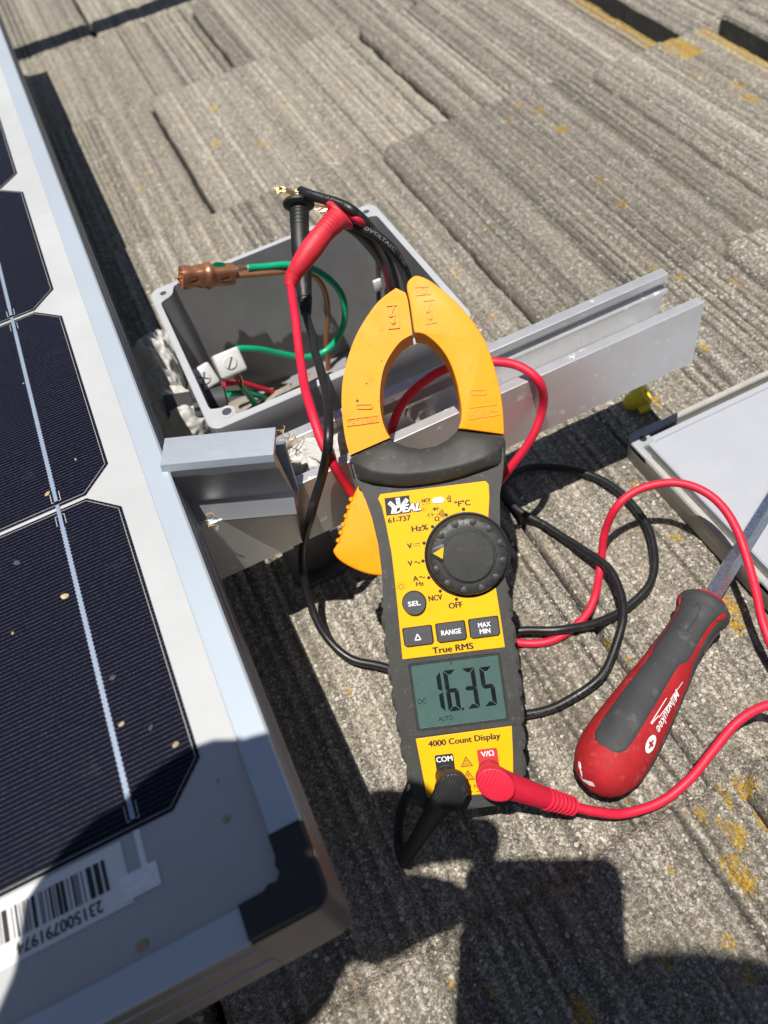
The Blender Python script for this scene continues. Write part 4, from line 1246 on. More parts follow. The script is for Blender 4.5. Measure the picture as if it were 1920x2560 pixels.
# ---- jaws
rj = [(9.4, 248.7), (7.0, 248.4), (4.6, 246.7), (3.6, 243.5), (4.0, 238.0), (4.1, 225.2), (4.3, 222.6), (8.0, 221.6), (11.8, 218.4), (15.7, 213.1), (18.6, 206.5), (20.3, 198.7), (20.9, 191.1), (20.9, 183.7), (19.8, 178.4), (18.2, 175.4), (21.8, 174.6), (30, 172.2), (39.0, 169.6), (40.0, 181.6), (39.8, 191.8), (38.6, 202.8), (36.1, 214.0), (32.0, 223.4), (26.5, 232.4), (20.1, 240.2), (14.2, 246.0)]
lj = [(-1.4, 244.6), (2.6, 241.8), (3.3, 237.3), (3.2, 223.8), (3.1, 221.9), (1.0, 221.4), (-3.2, 219.4), (-8.0, 214.7), (-12.3, 208.5), (-15.2, 200.0), (-16.5, 191.3), (-16.4, 184.5), (-15.2, 178.8), (-13.9, 175.9), (-20, 174.2), (-34.0, 170.4), (-34.9, 178.9), (-34.8, 189.2), (-33.7, 199.4), (-31.3, 208.6), (-27.5, 217.6), (-22.9, 225.8), (-17.1, 233.1), (-10.0, 240.0)]
def smooth_poly(P, corners, per=3):
    """round the outline between the marked corners"""
    out = []
    n = len(P)
    for i in range(n):
        a, b, c, d = P[i - 1], P[i], P[(i + 1) % n], P[(i + 2) % n]
        if i in corners: a = b
        if (i + 1) % n in corners: d = c
        for k in range(per):
            t = k / per
            out.append(tuple(.5 * (2 * b[j] + (c[j] - a[j]) * t + (2 * a[j] - 5 * b[j] + 4 * c[j] - d[j]) * t * t + (3 * b[j] - a[j] - 3 * c[j] + d[j]) * t ** 3) for j in (0, 1)))
    return out
jaw_r = mk(MB().prism(smooth_poly(rj, {5, 6, 15, 16, 18}), -27, 0, .7, 3, True), 'fixed_jaw', M['orange'])
jaw_l = mk(MB().prism(smooth_poly(lj, {0, 1, 3, 4, 13, 15}), -27, -.3, .7, 3, True), 'hinged_jaw', M['orange'])
M['emboss'] = mat('amber_relief_shade', (0.78, 0.29, 0.003), 0.45, 0, 0.05, 60, 0.1, 2000)  # darker than the jaws: shading of the relief put into its colour
def bolt_glyph(mb, cx, cy, s, z, rot=0.0, h=None):
    P = [(.12, .5), (-.16, .02), (.10, .06), (-.06, -.40)]
    c_, s_ = math.cos(rot), math.sin(rot)
    Q = [(cx + (p[0] * c_ - p[1] * s_) * s, cy + (p[0] * s_ + p[1] * c_) * s) for p in P]
    line2d(mb, Q, s * .075, z, h)
    q = Q[-1]
    line2d(mb, [(q[0] - s * .10, q[1] + s * .12), q, (q[0] + s * .12, q[1] + s * .10)], s * .075, z, h)
def quad(mb, cs, wd, z, h):
    line2d(mb, cs, wd, z, h, closed=True)
def relief(parent, shapes, texts):
    for kind, *a in shapes:
        mb = MB()
        if kind == 'q': quad(mb, [z2(*p) for p in a[0]], .38, -.1, .5)
        elif kind == 'b': bolt_glyph(mb, *z2(*a[0]), a[1], -.1, a[2], .5)
        elif kind == 'l': line2d(mb, [z2(*p) for p in a[0]], .40, -.1, .45)
        mk(mb, {'q': 'raised_frame', 'b': 'raised_symbol', 'l': 'raised_symbol'}[kind], M['emboss'], parent, smooth=False)
    for st, c, wd, ht, rot in texts:
        x, y = z2(*c)
        mb = MB()
        text(mb, st, x, y, wd, ht, .34, rot, .0)
        mk(mb, 'raised_lettering', M['emboss'], parent, smooth=False, fix=False)
def slot(x0, x1, y0, y1):
    return [(x0, (y0 + y1) / 2), (x0 + 8, y0), (x1 - 8, y0), (x1, (y0 + y1) / 2), (x1 - 8, y1), (x0 + 8, y1)]
relief(jaw_r, [('q', [(655, 163), (757, 155), (763, 208), (662, 218)]), ('q', [(714, 257), (790, 248), (806, 404), (732, 416)]), ('b', (760, 332), 8.6, .05), ('q', slot(1040, 1150, 872, 903)),
               ('q', [(1030, 995), (1232, 970), (1240, 1042), (1036, 1072)]), ('l', [(1172, 1026), (1185, 1010), (1200, 1018), (1216, 1022), (1228, 1008)])],
       [('NCV', (710, 187), 5.6, 2.9, .0), ('400A', (1098, 1030), 7.6, 4.0, .03)])
relief(jaw_l, [('q', [(459, 290), (535, 284), (550, 440), (477, 448)]), ('b', (505, 362), 8.6, .05), ('q', slot(252, 362, 970, 1000)), ('q', [(184, 1075), (402, 1045), (406, 1090), (190, 1120)])],
       [('CAT III 600V', (296, 1083), 13.8, 2.4, .03)])
mb = MB()
for x, y, r in ((322, 826, .42), (258, 945, .62), (425, 669, .3), (296, 970, .25), (315, 895, .18), (423, 461, .2), (456, 548, .16), (407, 948, .25), (288, 750, .15), (735, 466, .2), (254, 1170, .2), (242, 775, .12), (380, 935, .15)):
    a, b = z2(x, y)
    disc(mb, a, b, r, .06 if x > 640 else -.24, 10, r * 1.15)
mk(mb, 'jaw_specks', M['ink'], jaw_l, smooth=False)
# ---- trigger lever on the left
trig = [z3(*p, -14) for p in ((300, 120), (260, 155), (225, 230), (190, 310), (155, 430), (125, 540), (92, 590), (95, 620), (130, 665), (200, 710), (290, 750), (370, 770), (440, 775))]
trig = trig + [(-22, trig[-1][1]), (-22, trig[0][1])]
tg = mk(MB().prism(smooth_poly(trig, {0, 12, 13, 14}, 2), -29, -14, 1.4, 3, True), 'trigger', M['orange'])
mb = MB()
for x, y in ((222, 245), (203, 300), (187, 360), (168, 420), (150, 475), (133, 530)):
    a, b = z3(x, y, -14)
    mb.tube([V(a - .5, b, -28), V(a - .5, b, -14.6), V(a - .5, b, -13.6)], [1.35, 1.35, .7], 12)
mk(mb, 'trigger_ridges', M['orange'], tg)
# ---- amber face plates
upper = [(-22.3, 150.2), (-10, 150.0), (3, 149.8), (15, 149.6), (27.5, 149.4), (28.8, 147.6), (28.2, 141), (26.6, 133.0), (25.6, 115), (25.4, 99.5), (25.7, 85.8), (25.8, 70.8), (-22.8, 71.2), (-22.2, 84), (-21.7, 95), (-21.2, 108), (-20.9, 122.0), (-21.6, 136), (-22.4, 144.6), (-23.6, 148.2)]
upf = mk(MB().prism(upper, -1.2, -.25, .25, 2), 'face_plate', M['face'], smooth=False)
lower = [(-21.9, 32.9), (23.9, 33.5), (22.6, 20), (20.4, 2.8), (-19.2, 3.4), (-20.5, 6.4), (-21.2, 20)]
lof = mk(MB().prism(lower, -1.2, -.25, .25, 2), 'face_plate', M['face'], smooth=False)
FZ = -.21
# ---- display
def ring(mb, outer, inner, z0, z1, zi=None):
    n = len(outer)
    vs = [(p[0], p[1], z0) for p in outer] + [(p[0], p[1], z1) for p in outer] + [(p[0], p[1], z1) for p in inner] + [(p[0], p[1], z0 if zi is None else zi) for p in inner]
    fs = []
    for j in range(3):
        for k in range(n): fs.append([j * n + k, j * n + (k + 1) % n, (j + 1) * n + (k + 1) % n, (j + 1) * n + k])
    return mb.add(vs, fs)
mk(ring(MB(), rrect(-23.2, 33.9, 26.0, 70.8, 1.6), rrect(-20.6, 36.3, 23.2, 68.9, 1.4), -1.0, .25), 'display_bezel', M['body'], angle=25)
mk(ring(MB(), rrect(-20.7, 36.2, 23.3, 69.0, 1.4), rrect(-19.4, 37.5, 21.9, 67.7, .6), -1.0, -.2, -.9), 'display_lip', M['knob'], angle=25)
lcd = mk(MB().prism(rrect(-19.8, 37.0, 22.4, 68.2, .6), -.9, -.62), 'lcd_screen', M['lcd'], smooth=False)
mb = MB()
LZ = -.56
SEG = {'1': 'bc', '6': 'acdefg', '3': 'abcdg', '5': 'acdfg'}
def digit(ch, x0, y0, wd, ht, t, sk):
    g = .28
    def P(x, y): return (x0 + x * wd + sk * y + 0, y0 + y * ht)
    def X_(x, y, dx, dy): q = P(x, y); return (q[0] + dx, q[1] + dy)
    h = t
    segs = {'a': [X_(0, 1, g, 0), X_(1, 1, -g, 0), X_(1, 1, -g - h, -h), X_(0, 1, g + h, -h)],
            'd': [X_(0, 0, g, 0), X_(1, 0, -g, 0), X_(1, 0, -g - h, h), X_(0, 0, g + h, h)],
            'f': [X_(0, 1, 0, -g), X_(0, 1, h, -g - h), X_(0, .5, h, g + h * .5), X_(0, .5, 0, g)],
            'e': [X_(0, 0, 0, g), X_(0, 0, h, g + h), X_(0, .5, h, -g - h * .5), X_(0, .5, 0, -g)],
            'b': [X_(1, 1, 0, -g), X_(1, 1, -h, -g - h), X_(1, .5, -h, g + h * .5), X_(1, .5, 0, g)],
            'c': [X_(1, 0, 0, g), X_(1, 0, -h, g + h), X_(1, .5, -h, -g - h * .5), X_(1, .5, 0, -g)],
            'g': [X_(0, .5, g, 0), X_(0, .5, g + h * .5, h * .5), X_(1, .5, -g - h * .5, h * .5), X_(1, .5, -g, 0), X_(1, .5, -g - h * .5, -h * .5), X_(0, .5, g + h * .5, -h * .5)]}
    for s_ in SEG[ch]: mb.add([(p[0], p[1], LZ) for p in segs[s_]], [list(range(len(segs[s_])))])
digit('1', -11.9, 44.0, 6.0, 19.3, 2.05, -.25)
digit('6', -4.5, 43.8, 6.0, 19.6, 2.05, -.25)
digit('3', 4.4, 43.9, 6.0, 19.4, 2.05, -.25)
digit('5', 12.6, 44.1, 6.0, 18.7, 2.05, -.25)
mb.add([(1.75, 43.6, LZ), (2.75, 43.6, LZ), (2.75, 44.9, LZ), (1.75, 44.9, LZ)], [[0, 1, 2, 3]])
text(mb, 'DC', -16.4, 50.2, 4.0, 2.3, LZ, 0, .0)
text(mb, 'AUTO', -6.4, 40.8, 6.8, 2.2, LZ, 0, .0)
text(mb, 'V', -.3, 66.4, 1.5, 1.6, LZ, 0, .0)
mk(mb, 'lcd_digits', M['lcdseg'], lcd, smooth=False, fix=False)
# ---- selector dial
dc = (14.6, 116.0)
mk(MB().lathe([(20.2, -1.2), (20.2, .1), (19.6, .35), (19.0, .1), (18.7, -.15), (15.0, -.15)], 64, Matrix.Translation((dc[0] - .2, dc[1] + .3, 0))), 'dial_surround', M['ink'], angle=30)
kr = []
mb = MB()
n = 144
vs, fs = [], []
prof = [(18.4, -.6), (18.4, 2.6), (17.9, 3.7), (17.0, 4.3), (14.2, 4.7), (13.0, 4.7), (12.5, 5.0), (12.3, 5.0)]
for i, (r, z) in enumerate(prof):
    for k in range(n):
        a = 2 * PI * k / n
        rr_ = r
        if i in (1, 2): rr_ -= .22 * max(0, math.cos(a * 12)) ** 6
        vs.append((dc[0] + rr_ * math.cos(a), dc[1] + rr_ * math.sin(a), z))
for i in range(len(prof) - 1):
    for k in range(n): fs.append([i * n + k, i * n + (k + 1) % n, (i + 1) * n + (k + 1) % n, (i + 1) * n + k])
fs.append([(len(prof) - 1) * n + k for k in range(n)])
mb.add(vs, fs)
dial = mk(mb, 'selector_dial', M['knob'], angle=28)
mb = MB()
for k in range(12):
    a = PI * 2 * k / 12 + .26
    if abs((a - 2.9 + PI) % (2 * PI) - PI) < .2: continue
    R0 = Matrix.Translation((dc[0], dc[1], 0)) @ Matrix.Rotation(a, 4, 'Z')
    mb.prism([(17.2, -1.7), (17.2, 1.7), (15.2, 1.5), (14.0, 0), (15.2, -1.5)], 4.0, 5.0, .25, 2, m=R0)
mk(mb, 'dial_notches', M['knob'], dial)
mb = MB()
mb.lathe([(11.9, 4.8), (11.9, 5.9), (11.5, 6.2), (0.5, 6.35)], 56, Matrix.Translation((dc[0], dc[1], 0)))
mk(mb, 'dial_cap', M['knob'], dial, angle=30)
pa = 2.86
PRM = Matrix.Translation((dc[0], dc[1], 0)) @ Matrix.Rotation(pa, 4, 'Z')
mk(MB().prism([(17.2, -1.4), (17.2, 1.4), (12.6, 4.2), (10.4, 3.2), (10.4, -3.2), (12.6, -4.2)], 4.5, 6.0, .4, 2, m=PRM), 'dial_pointer', M['knob'], dial)
tri = [PRM @ Vector(p) for p in ((16.4, 1.0, 6.06), (11.6, 2.9, 6.06), (11.9, -2.6, 6.06))]
mk(MB().add(tri, [[0, 1, 2]]), 'pointer_mark', M['face'], dial, smooth=False)
# ---- buttons
bl = MB()
def button(poly, z1, bev, name='button'):
    c = Vector((sum(p[0] for p in poly) / len(poly), sum(p[1] for p in poly) / len(poly)))
    rim = [((Vector(p) - c) * 1.10 + c).to_tuple() for p in poly]
    b = mk(MB().prism(poly, -.6, z1, bev, 3), name, M['button'])
    mk(MB().prism(rim, -.6, -.05, .15, 1), 'button_well', M['ink'], b)
    return b
bsel = button([(-13.5 + 5.3 * math.cos(2 * PI * k / 40), 97.2 + 5.3 * math.sin(2 * PI * k / 40)) for k in range(40)], 2.2, .9)
b1 = button(rrect(-20.4, 77.5, -7.4, 85.6, .9), 1.7, .8)
b2 = button(rrect(-4.7, 77.5, 8.3, 85.7, .9), 1.7, .8)
b3 = button(rrect(10.9, 77.5, 24.0, 85.8, .9), 1.7, .8)
def bt(b, items, z):
    mb = MB()
    for st, x, y, wd, ht in items: text(mb, st, x, y, wd, ht, z, 0, .018)
    mk(mb, 'button_legend', M['white'], b, smooth=False, fix=False)
bt(bsel, [('SEL', -13.5, 97.2, 5.9, 2.3)], 2.24)
mb = MB(); line2d(mb, [(-15.5, 79.9), (-12.7, 79.9), (-14.1, 82.6)], .5, 1.75, None, True)
mk(mb, 'button_legend', M['white'], b1, smooth=False, fix=False)
bt(b2, [('RANGE', 1.8, 81.6, 9.4, 2.4)], 1.75)
bt(b3, [('MAX', 17.6, 83.0, 5.9, 2.3), ('MIN', 17.5, 80.0, 5.0, 2.3)], 1.75)
# ---- printing on the upper plate
mb = MB()
def T(st, x, y, wd, ht, bold=.028, shear=0): text(mb, st, x, y, wd, ht, FZ, 0, bold, shear)
T('61-737', -15.0, 137.3, 11.0, 2.6)
T('NCV', -1.3, 144.3, 4.2, 1.9, .03)
T('°F°C', 15.4, 140.6, 7.6, 2.9)
T('Hz%', -6.0, 131.8, 7.9, 2.8)
T('V', -11.9, 124.1, 2.5, 2.6)
T('V', -12.8, 115.9, 2.5, 2.6)
T('A', -11.3, 108.5, 2.7, 2.6)
T('Hz', -9.6, 105.8, 3.8, 2.2)
T('NCV', -3.3, 98.2, 6.7, 2.8)
T('OFF', 5.6, 93.5, 6.7, 2.9)
T('True RMS', 1.5, 73.5, 19.6, 3.2, .03)
T('Ω', 2.6, 135.1, 2.5, 2.3, .03)
for x, y in ((15.5, 137.7), (7.1, 136.2), (0.0, 131.6), (-5.0, 124.5), (-6.7, 116.2), (-5.1, 108.0), (-0.6, 101.0), (6.4, 96.2)):
    disc(mb, x, y, .82, FZ, 18)
line2d(mb, [(-10.1, 124.7), (-7.0, 124.7)], .32, FZ)
for k in range(3): line2d(mb, [(-10.0 + k * 1.2, 123.7), (-9.4 + k * 1.2, 123.7)], .32, FZ)
for k in range(3): line2d(mb, [(-3.0 + k * 1.4, 142.6), (-2.5 + k * 1.4, 142.6)], .34, FZ)
def tilde(x, y, s): line2d(mb, [(x + s * (t / 6 - .5), y + s * .18 * math.sin(t / 6 * 2 * PI)) for t in range(7)], s * .17, FZ)
tilde(-9.4, 115.9, 2.8); tilde(-8.2, 108.7, 2.6)
line2d(mb, [(8.6, 142.2), (10.6, 142.2)], .4, FZ)
def arcs(x, y, rs, a0=-.8, a1=.8):
    for r in rs: line2d(mb, [(x + r * math.cos(a0 + (a1 - a0) * k / 6), y + r * math.sin(a0 + (a1 - a0) * k / 6)) for k in range(7)], .38, FZ)
arcs(8.2, 143.7, (.7, 1.4, 2.1)); arcs(3.3, 137.1, (.8, 1.5, 2.2, 2.9))
disc(mb, 3.2, 137.1, .35, FZ, 10)
line2d(mb, [(-1.9, 137.3), (-.9, 137.3)], .3, FZ); line2d(mb, [(-.9, 138.3), (-.9, 136.2)], .34, FZ)
line2d(mb, [(.7 - .5 * math.cos(t * .3 - .9) + .3, 137.3 + 1.1 * math.sin(t * .3 - .9)) for t in range(7)], .34, FZ); line2d(mb, [(.4, 137.3), (1.6, 137.3)], .3, FZ)
line2d(mb, [(.8, 139.7), (4.4, 139.7)], .3, FZ); mb.add([(1.7, 140.7, FZ), (1.7, 138.7, FZ), (3.3, 139.7, FZ)], [[0, 1, 2]]); line2d(mb, [(3.4, 140.8), (3.4, 138.6)], .36, FZ)
# small lamp symbol
line2d(mb, [(-18.7 + 1.05 * math.cos(a * PI / 8 - 1.1), 105.6 + 1.05 * math.sin(a * PI / 8 - 1.1)) for a in range(0, 15)], .26, FZ)
line2d(mb, [(-19.1, 104.4), (-18.3, 104.4)], .3, FZ)
for k in range(7):
    a = PI * k / 6 * 1.2 - .3
    line2d(mb, [(-18.7 + 1.6 * math.cos(a), 105.6 + 1.6 * math.sin(a)), (-18.7 + 2.2 * math.cos(a), 105.6 + 2.2 * math.sin(a))], .22, FZ)
line2d(mb, [(-3.0 + .75 * math.cos(k * PI / 6), 140.2 + .75 * math.sin(k * PI / 6)) for k in range(12)], .16, FZ, None, True)
text(mb, 'R', -3.0, 140.2, .6, .8, FZ, 0, 0)
mk(mb, 'printed_markings', M['ink'], upf, smooth=False, fix=False)
mb = MB()
mb.prism([(1.6, 144.0), (2.6, 145.0), (6.0, 144.9), (7.4, 144.0), (7.2, 142.9), (6.0, 142.1), (2.8, 142.2), (1.6, 143.1)], -.3, .25, .2, 2)
mk(mb, 'indicator_window', M['white'], upf)
# maker's emblem: dark panel, three white plugs, slanted white word with dark outline
mb = MB()
mb.add([(-20.6, 148.0, FZ), (-20.8, 139.7, FZ), (-9.0, 139.6, FZ), (-8.8, 147.8, FZ)], [[0, 1, 2, 3]])
text(mb, 'IDEAL', -11.4, 141.9, 15.6, 4.7, FZ + .04, 0, .07, .3)
logo = mk(mb, 'emblem_panel', M['ink'], upf, smooth=False, fix=False)
mb = MB()
text(mb, 'IDEAL', -11.3, 142.0, 14.4, 3.7, FZ + .09, 0, .035, .3)
for cx, cy, a in ((-17.7, 144.6, .70), (-14.4, 145.8, 0), (-11.0, 145.0, -.75)):
    c_, s_ = math.cos(a), math.sin(a)
    mb.add([(cx + x * c_ - y * s_, cy + x * s_ + y * c_, FZ + .06) for x, y in ((-.95, -3.2), (.95, -3.2), (.95, 1.5), (-.95, 1.5))], [[0, 1, 2, 3]])
mk(mb, 'emblem_lettering', M['white'], logo, smooth=False, fix=False)
mb = MB()
for cx, cy, a in ((-17.7, 144.6, .70), (-14.4, 145.8, 0), (-11.0, 145.0, -.75)): disc(mb, cx - .4 * math.sin(a), cy + .4 * math.cos(a), .38, FZ + .08, 10)
mk(mb, 'emblem_dots', M['ink'], logo, smooth=False, fix=False)
# ---- printing on the lower plate
mb = MB()
T('4000 Count Display', .8, 29.3, 34.4, 3.9, .02)
T('CAT III 600V', .2, 7.4, 17.5, 2.0, .0)
for yy in (19.0, 12.4):
    line2d(mb, [(-2.2, yy - 1.9), (3.0, yy - 1.9), (.4, yy + 2.5)], .38, FZ, None, True)
    line2d(mb, [(-1.1, yy - 1.25), (1.9, yy - 1.25), (.4, yy + 1.3)], .22, FZ, None, True)
    if yy > 15: bolt_glyph(mb, .4, yy - .35, 2.2, FZ)
    else: line2d(mb, [(.4, yy + .5), (.4, yy - .4)], .4, FZ); disc(mb, .4, yy - .85, .2, FZ, 8)
line2d(mb, [(-5.5, 4.6), (-2.6, 4.6)], .34, FZ); line2d(mb, [(3.2, 4.6), (6.6, 4.6)], .34, FZ)
line2d(mb, [(.1, 6.0), (.1, 4.9)], .26, FZ)
for k, wd in enumerate((2.6, 1.7, .8)): line2d(mb, [(.1 - wd / 2, 4.9 - k * .7), (.1 + wd / 2, 4.9 - k * .7)], .28, FZ)
mk(mb, 'printed_markings', M['ink'], lof, smooth=False, fix=False)
def jack(cx, cy, x0, x1, y1, y2, material, st, wd, ht):
    mb = MB().prism(rrect(x0, y1, x1, y2, .9), -.24, -.19)
    p = mk(mb, 'jack_label', material, lof, smooth=False)
    mb = MB(); text(mb, st, (x0 + x1) / 2, y2 - 2.2, wd, ht, -.15, 0, .018)
    mk(mb, 'jack_lettering', M['white'], p, smooth=False, fix=False)
    mk(MB().lathe([(5.4, -.3), (5.4, .25), (4.9, .4), (4.3, .25), (4.3, -.2)], 36, Matrix.Translation((cx, cy, 0))), 'jack_socket', M['ink'], lof, angle=30)
jack(-9.8, 13.6, -14.2, -5.3, 14.0, 24.0, M['ink'], 'COM', 7.8, 2.6)
jack(10.6, 13.8, 6.0, 15.5, 14.0, 24.2, M['redink'], 'V/Ω', 6.2, 2.7)

# ------------------------------------------------------------------ test leads (plug, cable, probe)
def plug(parent, material, jc, capc, arm_pts, arm_r, ribs_dir):
    """right-angle banana plug: shrouded stem, ribbed oval cap, tapering arm"""
    mb = MB()
    a, b = mw(jc[0], jc[1], -.5), mw(jc[0], jc[1], 9)
    top = capc
    mb.tube([a, lerp(a, b, .6), lerp(b, top, .4), top], [.0051, .0051, .0056, .0062], 22)
    mb.tube([top - MN * .004] + arm_pts, arm_r, 20, up=MN)
    p = mb.build('plug', material, parent, angle=50)
    d = (arm_pts[-1] - top); d -= MN * d.dot(MN); d.normalize()
    side = MN.cross(d)
    R4 = Matrix(((d.x, side.x, MN.x, top.x), (d.y, side.y, MN.y, top.y), (d.z, side.z, MN.z, top.z), (0, 0, 0, 1)))
    oval = [(.0074 * math.cos(2 * PI * k / 40) * 1.25 + .0005, .0074 * math.sin(2 * PI * k / 40) * .98) for k in range(40)]
    mb = MB().prism(oval, -.0035, .0020, .0008, 3, m=R4)
    for k in range(11):
        x = -.0075 + k * .00155
        h = .0066 * math.sqrt(max(0, 1 - ((x - .0005) / .0088) ** 2))
        if ribs_dir: mb.box((x - .00035, -h, .0018), (x + .00035, h, .00262), .0002, R4, 1)
        else:
            h2 = .0082 * math.sqrt(max(0, 1 - ((k - 5) * .0013 / .0070) ** 2))
            y = (k - 5) * .0013
            mb.box((-h2, y - .00032, .0018), (h2, y + .00032, .00262), .0002, R4, 1)
    mb.build('plug_cap', material, p, angle=40)
    return p
def ribbed(mb, pts, radii, ring_from, ring_to, n, r, material=None):
    """strain-relief rings"""
    for k in range(n):
        t = lerp(ring_from, ring_to, k / max(1, n - 1))
        i = min(len(pts) - 2, int(t * (len(pts) - 1)))
        f = t * (len(pts) - 1) - i
        c = pts[i].lerp(pts[i + 1], f)
        d = (pts[i + 1] - pts[i]).normalized()
        q = lerp(radii[i], radii[i + 1], f)
        mb.tube([c - d * .0006, c - d * .0003, c + d * .0003, c + d * .0006], [q * .98, q + r, q + r, q * .98], 18)
def probe(parent, material, pts, radii, guard_at, guard_r, guard_dir):
    P = spline(pts, 8)
    R = []
    for i in range(len(pts) - 1): R += [lerp(radii[i], radii[i + 1], k / 8) for k in range(8)]
    R.append(radii[-1])
    mb = MB().tube(P, R, 22)
    ribbed(mb, P, R, .80, .97, 6, .0004)
    ribbed(mb, P, R, .08, .22, 5, .0003)
    o = mb.build('probe_handle', material, parent, angle=50)
    d = guard_dir.normalized()
    m = Matrix.Translation(guard_at) @ d.to_track_quat('Z', 'Y').to_matrix().to_4x4()
    MB().lathe([(guard_r * .55, .0030), (guard_r * .85, .0016), (guard_r, .0004), (guard_r, -.0012), (guard_r * .9, -.0022), (guard_r * .5, -.0026)], 28, m).build('probe_guard', material, o, angle=40)
    MB().tube([guard_at + d * .004, guard_at + d * .001, guard_at - d * .0024], [.0012, .0011, .0003], 10).build('probe_tip', M['steel'], o)
    return o
# black lead
bl_ = thing('test_lead', 'black test lead, probe at the box, plug in the socket marked COM', 'test lead', S(1012, 2150, 0), 'test leads of the clamp meter')
cap = mw(*mm(1128, 1975, 15), 15)
e = S(1012, 2148, .0075)
plug(bl_, M['blackgrip'], (-9.8, 13.6), cap, [lerp(cap, e, .15) - MN * .0025, lerp(cap, e, .4) - MN * .002, lerp(cap, e, .75), e], [.0062, .0060, .0052, .0040, .0036], False)
bc = [S(765, 785, .123), S(778, 830, .124), S(800, 920, .140), S(818, 1010, .147), SY(821, 1100, .2625), SY(805, 1190, .2620), SY(775, 1290, .2590), S(758, 1380, .058), S(768, 1475, .030), S(805, 1575, .012), S(872, 1645, .004), S(965, 1668, .003),
      S(1120, 1730, .002), S(1240, 1790, .001), S(1318, 1785, .000), S(1420, 1752, -.001), S(1500, 1692, .002), S(1546, 1595, .006), S(1558, 1510, .009), S(1525, 1425, .009), S(1450, 1368, .004), S(1370, 1318, .001), S(1300, 1278, .002), S(1262, 1235, .003), S(1270, 1195, .002), S(1330, 1166, .000), S(1430, 1174, .000),
      S(1520, 1208, .001), S(1598, 1285, .001), S(1636, 1375, .001), S(1626, 1455, .000), S(1572, 1515, -.001), S(1500, 1553, .000), S(1400, 1576, .003), S(1300, 1578, .001), S(1200, 1600, .000), S(1100, 1700, .000), S(1050, 1840, .000), S(1028, 1950, .001), S(1006, 2010, .000), S(996, 2075, .000), S(998, 2130, .001), S(1010, 2158, .0040), e + Vector((.0002, .0006, .0005))]
def kinks(P, amp, f, seed):
    return [p + noise.noise_vector(p * f + Vector((seed, seed * 2.3, seed * .7))) * amp * min(1, i / 12, (len(P) - 1 - i) / 12) for i, p in enumerate(P)]
P = kinks(spline(bc, 10), .0011, 38, 3.1)
cb_ = MB().tube(P, .0024, 14).build('lead_cable', M['black'], bl_)
mb = MB(); tube_text(mb, P, .0024, 'AWM 18OS   VW-1   80C', 0.40, .075, .0020, LOOK)
mb.build('cable_print', mat('cable_print_grey', (.05, .05, .052), .5), cb_, smooth=False, fix=False)
g = S(747, 512, .159)
probe(bl_, M['blackgrip'], [S(748, 515, .158), S(749, 560, .153), S(752, 620, .145), S(757, 690, .134), S(762, 745, .127), S(766, 790, .122)], [.0058, .0055, .0058, .0052, .0042, .0026], g, .0096, S(752, 620, .145) - g)
# red lead
rl_ = thing('test_lead', 'red test lead, probe at the box, plug in the socket marked V/Ω', 'test lead', S(1430, 2018, 0), 'test leads of the clamp meter')
cap = mw(*mm(1236, 1958, 15), 15)
e = S(1432, 2016, .0135)
plug(rl_, M['red'], (10.6, 13.8), cap, [lerp(cap, e, .18) - MN * .0022, lerp(cap, e, .45) - MN * .001, lerp(cap, e, .75), e], [.0066, .0062, .0056, .0047, .0040], True)
mb = MB()
arm = [lerp(cap, e, .6), lerp(cap, e, .8), e]
ribbed(mb, arm, [.0051, .0046, .0041], .1, .95, 7, .0005)
mb.build('strain_relief', M['red'], rl_)
rc = [S(726, 708, .150), S(738, 800, .148), S(752, 915, .144), S(782, 1045, .146), SY(828, 1148, .2625), SY(884, 1238, .2590), S(960, 1310, .078), S(1100, 1310, .050), S(1215, 1235, .056), S(1278, 1168, .073), SY(1332, 1095, .2580), SY(1357, 1020, .2630), SY(1346, 958, .2640), S(1300, 918, .1265), S(1235, 903, .1275), S(1160, 908, .1275),
      S(1080, 940, .1265), S(1015, 1003, .1245), S(982, 1070, .116), S(978, 1150, .088), S(1000, 1300, .045), S(1100, 1450, .015), S(1200, 1570, .003), S(1290, 1605, -.003), S(1380, 1602, -.003), S(1450, 1553, -.002), S(1487, 1490, .001), S(1500, 1410, .003), S(1512, 1330, .019), S(1545, 1265, .037), S(1602, 1224, .042), S(1675, 1207, .045), S(1745, 1222, .045),
      S(1800, 1260, .042), S(1842, 1322, .037), S(1868, 1400, .030), S(1890, 1480, .022), S(1910, 1560, .014), S(1950, 1660, .008), S(2020, 1730, .006), S(2050, 1790, .010), S(2000, 1785, .015), S(1940, 1762, .018), S(1895, 1770, .018), S(1842, 1805, .016), S(1780, 1880, .010), S(1722, 1950, .005), S(1650, 2005, .002), S(1560, 2034, .003), S(1490, 2030, .009), e]
P = kinks(spline(rc, 10), .0010, 36, 8.4)
MB().tube(P, .0024, 14).build('lead_cable', M['red'], rl_)
g = S(848, 540, .166)
probe(rl_, M['redgrip'], [S(846, 545, .168), S(815, 575, .167), S(780, 620, .163), S(752, 660, .158), S(733, 690, .153), S(725, 716, .149)], [.0066, .0058, .0063, .0055, .0044, .0029], g, .0100, S(800, 590, .160) - g)

